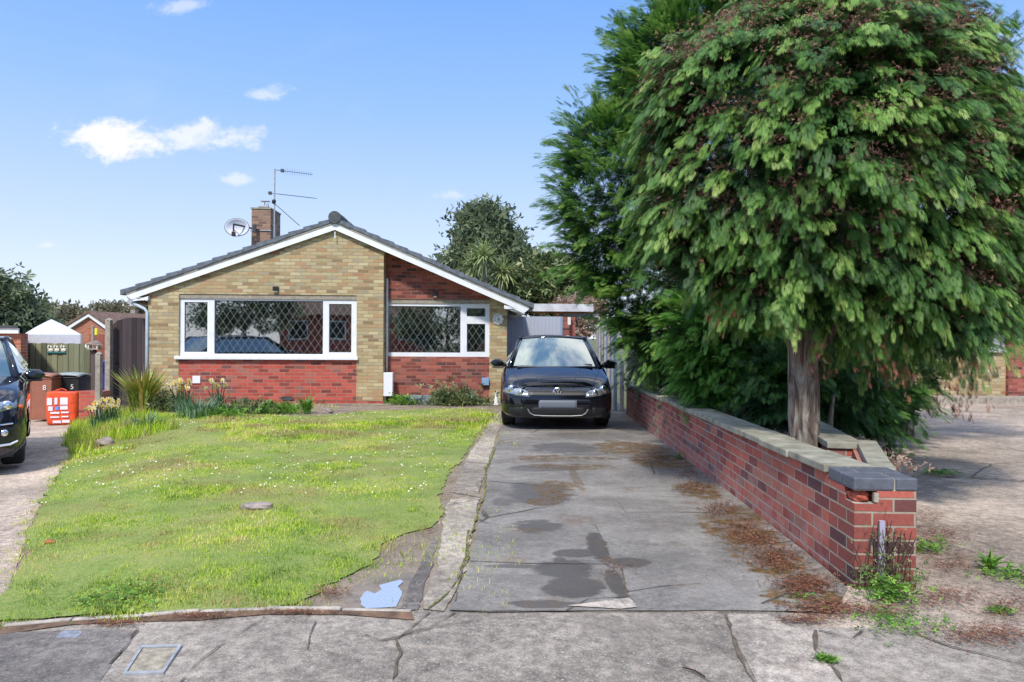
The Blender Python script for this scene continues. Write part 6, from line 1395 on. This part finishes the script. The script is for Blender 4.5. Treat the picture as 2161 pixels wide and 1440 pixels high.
daffs(392, 872, 8, 'daffodils below the square white vent cover', .55, .18); daffs(463, 872, 7, 'tall yellow daffodils in the middle of the flower bed', .55, .14)
daffs(375, 868, 5, 'daffodils at the right foot of the flax clump', .55, .12)
def tuftplant(px, py, label, m_, n, L, w, spread, rad, name='garden_plant', cat='plant', tint=(0, 1), group=None):
    c = G(px, py); r_ = thing(name, label, cat, tuple(c), group=group); tuft(r_, 'leaves', m_, n, L, w, spread, rad=rad, tint=tint); return r_
tuftplant(648, 872, 'leafy green bulb plant with broad upright leaves by the brick wall', M['weed'], 60, .38, .12, .9, .08)
tuftplant(310, 905, 'silvery narrow leaved plant spilling onto the lawn below the flax', M['bluestem'], 140, .34, .04, 1.6, .25)
tuftplant(420, 880, 'blue green bulb foliage below the tall daffodils', M['bluestem'], 220, .38, .05, .8, .4)
def bushy(px, py, label, m_, n, rx, h, sz, name='small_shrub', Y=None, cat='shrub'):
    c = G(px, py) if Y is None else stand(px, py, Y); r_ = thing(name, label, cat, tuple(c)); P = RNG.normal(size=(n, 3))*np.array([rx*.5, rx*.3, h*.32]); P[:, 2] = abs(P[:, 2])+.02; A_ = P*2+RNG.normal(size=P.shape)*.3; A_[:, 2] += .3
    cloud_mesh('leaves', m_, r_, P, A_, N3(n), RNG.uniform(.6, 1.3, n)*sz, RNG.uniform(0, 1, n), LEAF3)
    mb = MB(); 
    for k in range(7): a = 2*pi*k/7; mb.tube([(0, 0, 0), (rx*.2*cos(a), rx*.15*sin(a), h*.35), (rx*.45*cos(a), rx*.3*sin(a), h*.7)], .006, 4)
    mb.build('stems', M['stem'], r_); return r_
bushy(520, 872, 'low green plants in the flower bed left of the air brick', M['hedge'], 700, .6, .28, .07)
bushy(590, 872, 'straggly low green plant in front of the air brick', M['weed'], 500, .45, .25, .06)
bushy(460, 880, 'low weedy growth between the daffodil clumps', M['weed'], 400, .5, .2, .06)
bushy(955, 858, 'dense green shrub growing between the two troughs', M['hedge'], 900, .55, .55, .07, Y=15.2)
bushy(848, 858, 'small green plant at the left end of the long trough', M['weed'], 260, .26, .22, .06, Y=15.3)
bushy(1020, 850, 'sparse green weeds beside the white statue', M['hedge'], 260, .45, .2, .05, Y=15.3)
bushy(885, 838, 'tiny seedlings growing in the long trough', M['hedge'], 120, .4, .15, .05, Y=15.45)
c = G(345, 865); bushy(345, 868, 'dark rounded shrub at the right foot of the flax', M['hedge'], 500, .3, .4, .06)
bushy(57, 860, 'climbing green plant between the bins and the brick building', M['weed'], 500, .3, 1.3, .09, Y=17.2)
# weeds round the pier
def weedpatch(px, py, label, n, rx, h, sz, dz=0):
    c = G(px, py); r_ = thing('weed_clump', label, 'weeds', (c.x, c.y, c.z+dz), group='weeds around the pier and forecourt'); P = RNG.normal(size=(n, 3))*np.array([rx*.45, rx*.35, h*.4]); P[:, 2] = abs(P[:, 2])
    A_ = N3(n); A_[:, 2] = abs(A_[:, 2])*.5; Nn = N3(n)*.5; Nn[:, 2] += 1; cloud_mesh('leaves', M['weed'], r_, P, A_, Nn, RNG.uniform(.5, 1.2, n)*sz, RNG.uniform(0, 1, n), LEAF3); return r_
weedpatch(1880, 1262, 'bright green leafy weeds at the foot of the brick pier', 260, .17, .13, .030)
weedpatch(1905, 1215, 'green weeds climbing the right side of the brick pier', 120, .10, .14, .026)
weedpatch(1955, 1160, 'green weed clump on the forecourt just right of the pier', 220, .17, .09, .026)
weedpatch(1900, 1315, 'grey green weed tuft in front of the pier at the pavement edge', 240, .26, .035, .022)
weedpatch(2105, 1290, 'small bright weed near the bottom right of the forecourt', 50, .07, .03, .026)
weedpatch(1745, 1392, 'green weeds growing in the pavement joint', 120, .05, .02, .018)
weedpatch(1985, 1000, 'weeds along the forecourt joint behind the pier', 160, .22, .05, .03)
weedpatch(1890, 965, 'weeds at the outer corner of the planter wall', 150, .25, .08, .035); weedpatch(1300, 1400, 'fallen', 1, .01, .01, .001) if 0 else None
weedpatch(2140, 1215, 'low weeds at the right edge of the forecourt', 160, .2, .04, .028); weedpatch(1432, 968, 'small green tuft at the foot of the brick wall', 40, .06, .09, .03)
weedpatch(1700, 1262, 'tiny sprouts in the needles near the wall base', 30, .12, .02, .018)
weedpatch(285, 1262, 'trailing grey green weed on the front of the lawn', 420, .34, .03, .022)
tuftplant(2090, 1200, 'bright green dandelion rosette on the forecourt', M['weed'], 34, .13, .16, 2.4, .01, 'dandelion', 'weeds')
# plants in the planter (ivy on the pier)
c = Vector(w0); r_ = thing('climbing_stems', 'tangle of thin dark stems with small leaves in front of the brick pier', 'climber', (c.x+.16, c.y-.01, c.z))
mb = MB()
for k in range(26): x = RNG.normal()*.055; mb.tube([(x, -.015, 0), (x+RNG.normal()*.03, -.02, .14), (x+RNG.normal()*.05, -.016, RNG.uniform(.2, .36))], .0025, 4)
mb.build('stems', plain('dark_stems', (.07, .04, .035), .9), r_); n_ = 260; P = np.stack([RNG.normal(size=n_)*.09, -.02-RNG.uniform(0, .03, n_), abs(RNG.normal(size=n_))*.15], 1); A_ = N3(n_); Nn = N3(n_); Nn[:, 1] -= 1
cloud_mesh('leaves', M['hedge'], r_, P, A_, Nn, RNG.uniform(.010, .022, n_), RNG.uniform(.1, 1, n_), LEAF3)

# ------------------------------------------------------------------ grass
def inpoly(X, Y, poly):
    ins = np.zeros(len(X), bool); n = len(poly)
    for i in range(n):
        x0, y0 = poly[i]; x1, y1 = poly[(i+1) % n]
        if y0 == y1: continue
        c_ = ((y0 > Y) != (y1 > Y)) & (X < (x1-x0)*(Y-y0)/(y1-y0)+x0); ins ^= c_
    return ins
def vgh(X, Y):
    Yc = np.clip(Y, -6, 26); xb = -2.64-.555*(Yc-3.67); q = np.clip((xb+1.4-X+.1)/2.1, 0, 1); return -.0127*Yc-.035*np.maximum(0, Yc-2)*q*q*(3-2*q)
def vnoise(X, Y, s, seed=0):
    r_ = np.random.default_rng(seed); T = r_.uniform(0, 1, (64, 64)); x = X*s; y = Y*s; xi = np.floor(x).astype(int); yi = np.floor(y).astype(int); fx = x-xi; fy = y-yi; fx = fx*fx*(3-2*fx); fy = fy*fy*(3-2*fy)
    g_ = lambda a, b: T[a % 64, b % 64]; return (g_(xi, yi)*(1-fx)+g_(xi+1, yi)*fx)*(1-fy)+(g_(xi, yi+1)*(1-fx)+g_(xi+1, yi+1)*fx)*fy
xs = [p[0] for p in lawn]+[.2]; ys = [p[1] for p in lawn]
n_ = 1600000; X = RNG.uniform(min(xs), max(xs), n_); Yg = RNG.uniform(min(ys), max(ys), n_)
keep = RNG.uniform(size=n_) < np.clip((5.0/np.maximum(Yg, 3))**1.25, 0, 1); X, Yg = X[keep], Yg[keep]; Xw = X+(vnoise(X, Yg, 6, 3)-.5)*.2+RNG.normal(size=len(X))*.06; Yw = Yg+(vnoise(X, Yg, 6, 4)-.5)*.2+RNG.normal(size=len(X))*.045
k_ = (inpoly(Xw, Yw, lawn) | (inpoly(X, Yg, earth) & (RNG.uniform(size=len(X)) < .10*(vnoise(X, Yg, 4, 8) > .45)))) & (X/Yg > -.80); X, Yg = X[k_], Yg[k_]
dens = .6*vnoise(X, Yg, .9, 1)+.4*vnoise(X, Yg, 3.5, 2); near = np.clip((5.2-Yg)/1.5, 0, 1)
k_ = RNG.uniform(size=len(X)) < np.clip(1.25-(.85+.5*near)*(dens > .52)*RNG.uniform(.3, 1, len(X))-.0*near, .2, 1); X, Yg, dens = X[k_], Yg[k_], dens[k_]
print('grass', len(X))
if len(X) > 230000: s_ = RNG.choice(len(X), 230000, replace=False); X, Yg, dens = X[s_], Yg[s_], dens[s_]
n_ = len(X); C = np.stack([X, Yg, vgh(X, Yg)-.006], 1); th = RNG.uniform(0, 2*pi, n_); lean = RNG.uniform(.1, 1.2, n_)
A_ = np.stack([cos_(th)*lean, sin_(th)*lean, np.ones(n_)], 1); Nn = np.stack([cos_(th), sin_(th), -lean], 1)*1.0
big = vnoise(X, Yg, 1.6, 9); L_ = (.008+.014*big+.012*vnoise(X, Yg, 8, 37)**2)*RNG.uniform(.6, 1.4, n_)*(1+.03*Yg)
tuftm = (vnoise(X, Yg, .7, 12) > .62) & (Yg > 9); L_ *= 1+.8*tuftm
TG = np.array([[[0, .055, 0], [0, -.055, 0], [1, 0, 0]]])*1.0; TG[:, :, 1] *= 1.0
T = np.clip(.45+(big-.5)*.5+RNG.normal(size=n_)*.24+(dens-.5)*.55+(vnoise(X, Yg, 9, 31)-.5)*.6+(vnoise(X, Yg, 2.3, 33)-.5)*.45+.35*np.clip((vnoise(X*1.0, Yg*2.2, 1.1, 35)-.62)*5, 0, 1)-.04, 0, 1)
# wider blades further away so they do not thin out
o = cloud_mesh('grass', M['grass'], None, C, A_, Nn, L_, T, TG*np.array([1, 1.9, 1])); tag(o, 'patchy sunlit lawn of short grass between the path and the driveway', 'grass', kind='stuff')
# long grass at the back-left bank
poly = gpts([(150, 905), (165, 895), (200, 872), (250, 868), (330, 880), (380, 905), (300, 925), (230, 935), (190, 955), (150, 960), (138, 935)])
n_ = 26000; X = RNG.uniform(min(p[0] for p in poly), max(p[0] for p in poly), n_); Yg = RNG.uniform(min(p[1] for p in poly), max(p[1] for p in poly), n_); k_ = inpoly(X, Yg, poly); X, Yg = X[k_], Yg[k_]; n_ = len(X)
th = RNG.uniform(0, 2*pi, n_); lean = RNG.uniform(.1, .8, n_); C = np.stack([X, Yg, vgh(X, Yg)], 1)
o = cloud_mesh('long_grass', M['grass'], None, C, np.stack([cos_(th)*lean, sin_(th)*lean, np.ones(n_)], 1), np.stack([cos_(th), sin_(th), -lean], 1), RNG.uniform(.10, .22, n_), np.clip(RNG.normal(size=n_)*.15+.42, 0, 1), TG*np.array([1, .8, 1])); tag(o, 'lush long green grass on the bank around the daffodils', 'grass', kind='stuff')
# daisies
n_ = 1500; X = RNG.uniform(min(xs), max(xs), n_); Yg = RNG.uniform(6.0, 14.5, n_); k_ = inpoly(X, Yg, lawn) & (vnoise(X, Yg, .8, 21) > .48); X, Yg = X[k_], Yg[k_]; n_ = len(X)
TD = np.array([[[cos(a), sin(a), 0] for a in np.arange(0, 2*pi, pi/3)]]); C = np.stack([X, Yg, vgh(X, Yg)+.024], 1)
o = cloud_mesh('daisies', M['petal_w'], None, C, np.tile([1.0, 0, 0], (n_, 1)), np.tile([0, -.5, 1.0], (n_, 1))+RNG.normal(size=(n_, 3))*.2, RNG.uniform(.005, .010, n_), RNG.uniform(.6, 1, n_), TD); tag(o, 'tiny white daisies scattered through the lawn', 'daisies', kind='stuff')
# fallen needles and leaves
def litter(name, label, pts, n, sz, m_='litter', tm=LEAF3, flat=.3):
    C = []; 
    for (px, py, hw, hh, wgt) in pts:
        k = int(n*wgt)
        for _ in range(k):
            a = RNG.normal(size=2); q = G(px+a[0]*hw*.55, py+a[1]*hh*.55); C.append((q.x, q.y, q.z+.006+abs(RNG.normal())*.006))
    C = np.array(C); Nn = N3(len(C))*flat; Nn[:, 2] += 1; o = cloud_mesh(name, M[m_], None, C, N3(len(C))*np.array([1, 1, .1]), Nn, RNG.uniform(.5, 1.5, len(C))*sz, RNG.uniform(0, 1, len(C)), tm); return tag(o, label, 'debris', kind='stuff')
litter('fallen_needles', 'rusty brown fallen needles drifted along the foot of the brick wall', [(1385, 965, 50, 14, 1.0), (1470, 1030, 45, 16, 1), (1560, 1115, 55, 26, 1.4), (1640, 1180, 60, 26, 2), (1700, 1235, 60, 20, 2), (1740, 1285, 70, 16, 1.2), (1360, 940, 30, 10, .6), (1450, 1000, 40, 12, .7), (1600, 1140, 50, 20, 1.2), (1520, 1075, 40, 18, 1)], 800, .010)
litter('fallen_needles', 'scattered brown leaf debris over the right forecourt around the pier', [(1980, 1130, 60, 22, 1.4), (2000, 1190, 70, 24, 1.2), (1985, 1260, 90, 24, 1.3), (2080, 1340, 110, 24, 1.4), (1850, 1290, 80, 14, 1), (2130, 1280, 60, 30, .8), (1700, 1310, 60, 8, .6), (1960, 1090, 40, 16, .6)], 800, .008)
litter('fallen_needles', 'thin brown debris along the kerb and the edge of the lawn', [(240, 1318, 60, 6, .6), (420, 1302, 70, 5, .6), (620, 1294, 70, 4, .5), (1010, 940, 12, 30, .4), (960, 1050, 14, 40, .4), (700, 1250, 40, 14, .7), (900, 1120, 30, 14, .3), (1150, 970, 80, 12, .5), (1200, 1040, 70, 20, .4), (1300, 1200, 60, 20, .3)], 500, .008)
litter('planter_debris', 'pale fallen leaves and twigs on the soil behind the coping', [(1560, 880, 22, 10, 1.0)], 10, .03)
bpy.data.objects.remove(bpy.data.objects['planter_debris'])
C = []; 
for _ in range(900): px = RNG.uniform(1440, 1900); q = at(px, 0, RNG.uniform(5.0, 7.6)); y = q.y; x = RNG.uniform(1.95+.04*y, 2.4+.12*y); C.append((x, y, gh(x, y)+.42+RNG.uniform(0, .05)))
C = np.array(C); o = cloud_mesh('planter_debris', M['pinkleaf'], None, C, N3(len(C)), N3(len(C)), RNG.uniform(.02, .05, len(C)), RNG.uniform(0, 1, len(C)), LEAF3); tag(o, 'pale dead leaves and twigs lying in the planting strip behind the coping', 'debris', kind='stuff')
r_ = thing('dry_leaf_pile', 'small pinkish heap of dry leaves just behind the wall coping', 'leaf pile', tuple(at(1556, 882, 7.6)))
P = RNG.normal(size=(260, 3))*np.array([.10, .05, .05]); cloud_mesh('leaves', M['pinkleaf'], r_, P, N3(260), N3(260), RNG.uniform(.03, .06, 260), RNG.uniform(.5, 1, 260), LEAF3)
# twig on the pavement
c = G(1440, 1412); o = MB().tube([(0, 0, .006), (.04, -.03, .010), (.07, -.075, .006)], .003, 5).build('twig', M['litter']); o.location = c; tag(o, 'small dry twig lying on the pavement at the bottom', 'twig')

# ------------------------------------------------------------------ houses across the street (seen mirrored in the windows)
for (x0, x1, y0, hgt, lab) in ((-13, -3, -19, 2.6, 'brown roofed house across the street, mirrored in the bungalow windows'), (0, 9, -22, 2.6, 'second brown roofed house across the street, mirrored in the bungalow windows')):
    r_ = thing('opposite_house', lab, 'house', (x0, y0, gh(x0, -6))); L_ = x1-x0
    mb = MB(); mb.box((0, -7, -.5), (L_, 0, hgt)); mb.build('wall', M['rbrick'], r_)
    mb = MB(); mb.add([(-.4, .5, hgt), (L_+.4, .5, hgt), (L_+.4, -3.5, hgt+2.9), (-.4, -3.5, hgt+2.9), (-.4, -7.5, hgt), (L_+.4, -7.5, hgt)], [(0, 1, 2, 3), (3, 2, 5, 4), (0, 3, 4), (1, 5, 2), (0, 4, 5, 1)]); mb.build('roof', M['brtile'], r_)
    for k in range(4):
        u0 = .6+k*L_/4; w_ = MB(); w_.box((u0, .0, .9), (u0+1.4, .05, 2.2)); w_ = w_.build('window', M['upvc'], r_); MB().box((u0+.08, .052, .98), (u0+1.32, .06, 2.12)).build('pane', M['black'], w_)
leafy('broadleaf_tree', 'tall bushy tree across the street between the two mirrored houses', (-1.5, -15), [(-1.5, -15, 3.6, 2.3), (.3, -15, 2.6, 1.8), (-3, -15, 2.6, 1.6), (-1.2, -15, 1.2, 2.0)], 4000, .3, M['greytree'], tr_h=3)
leafy('broadleaf_tree', 'green tree across the street, mirrored in the bungalow windows', (-14, -14), [(-14, -14, 4.2, 2.4), (-12.6, -14, 3.2, 1.6), (-15.5, -14, 3.2, 1.8)], 3000, .3, M['greytree'], tr_h=3)
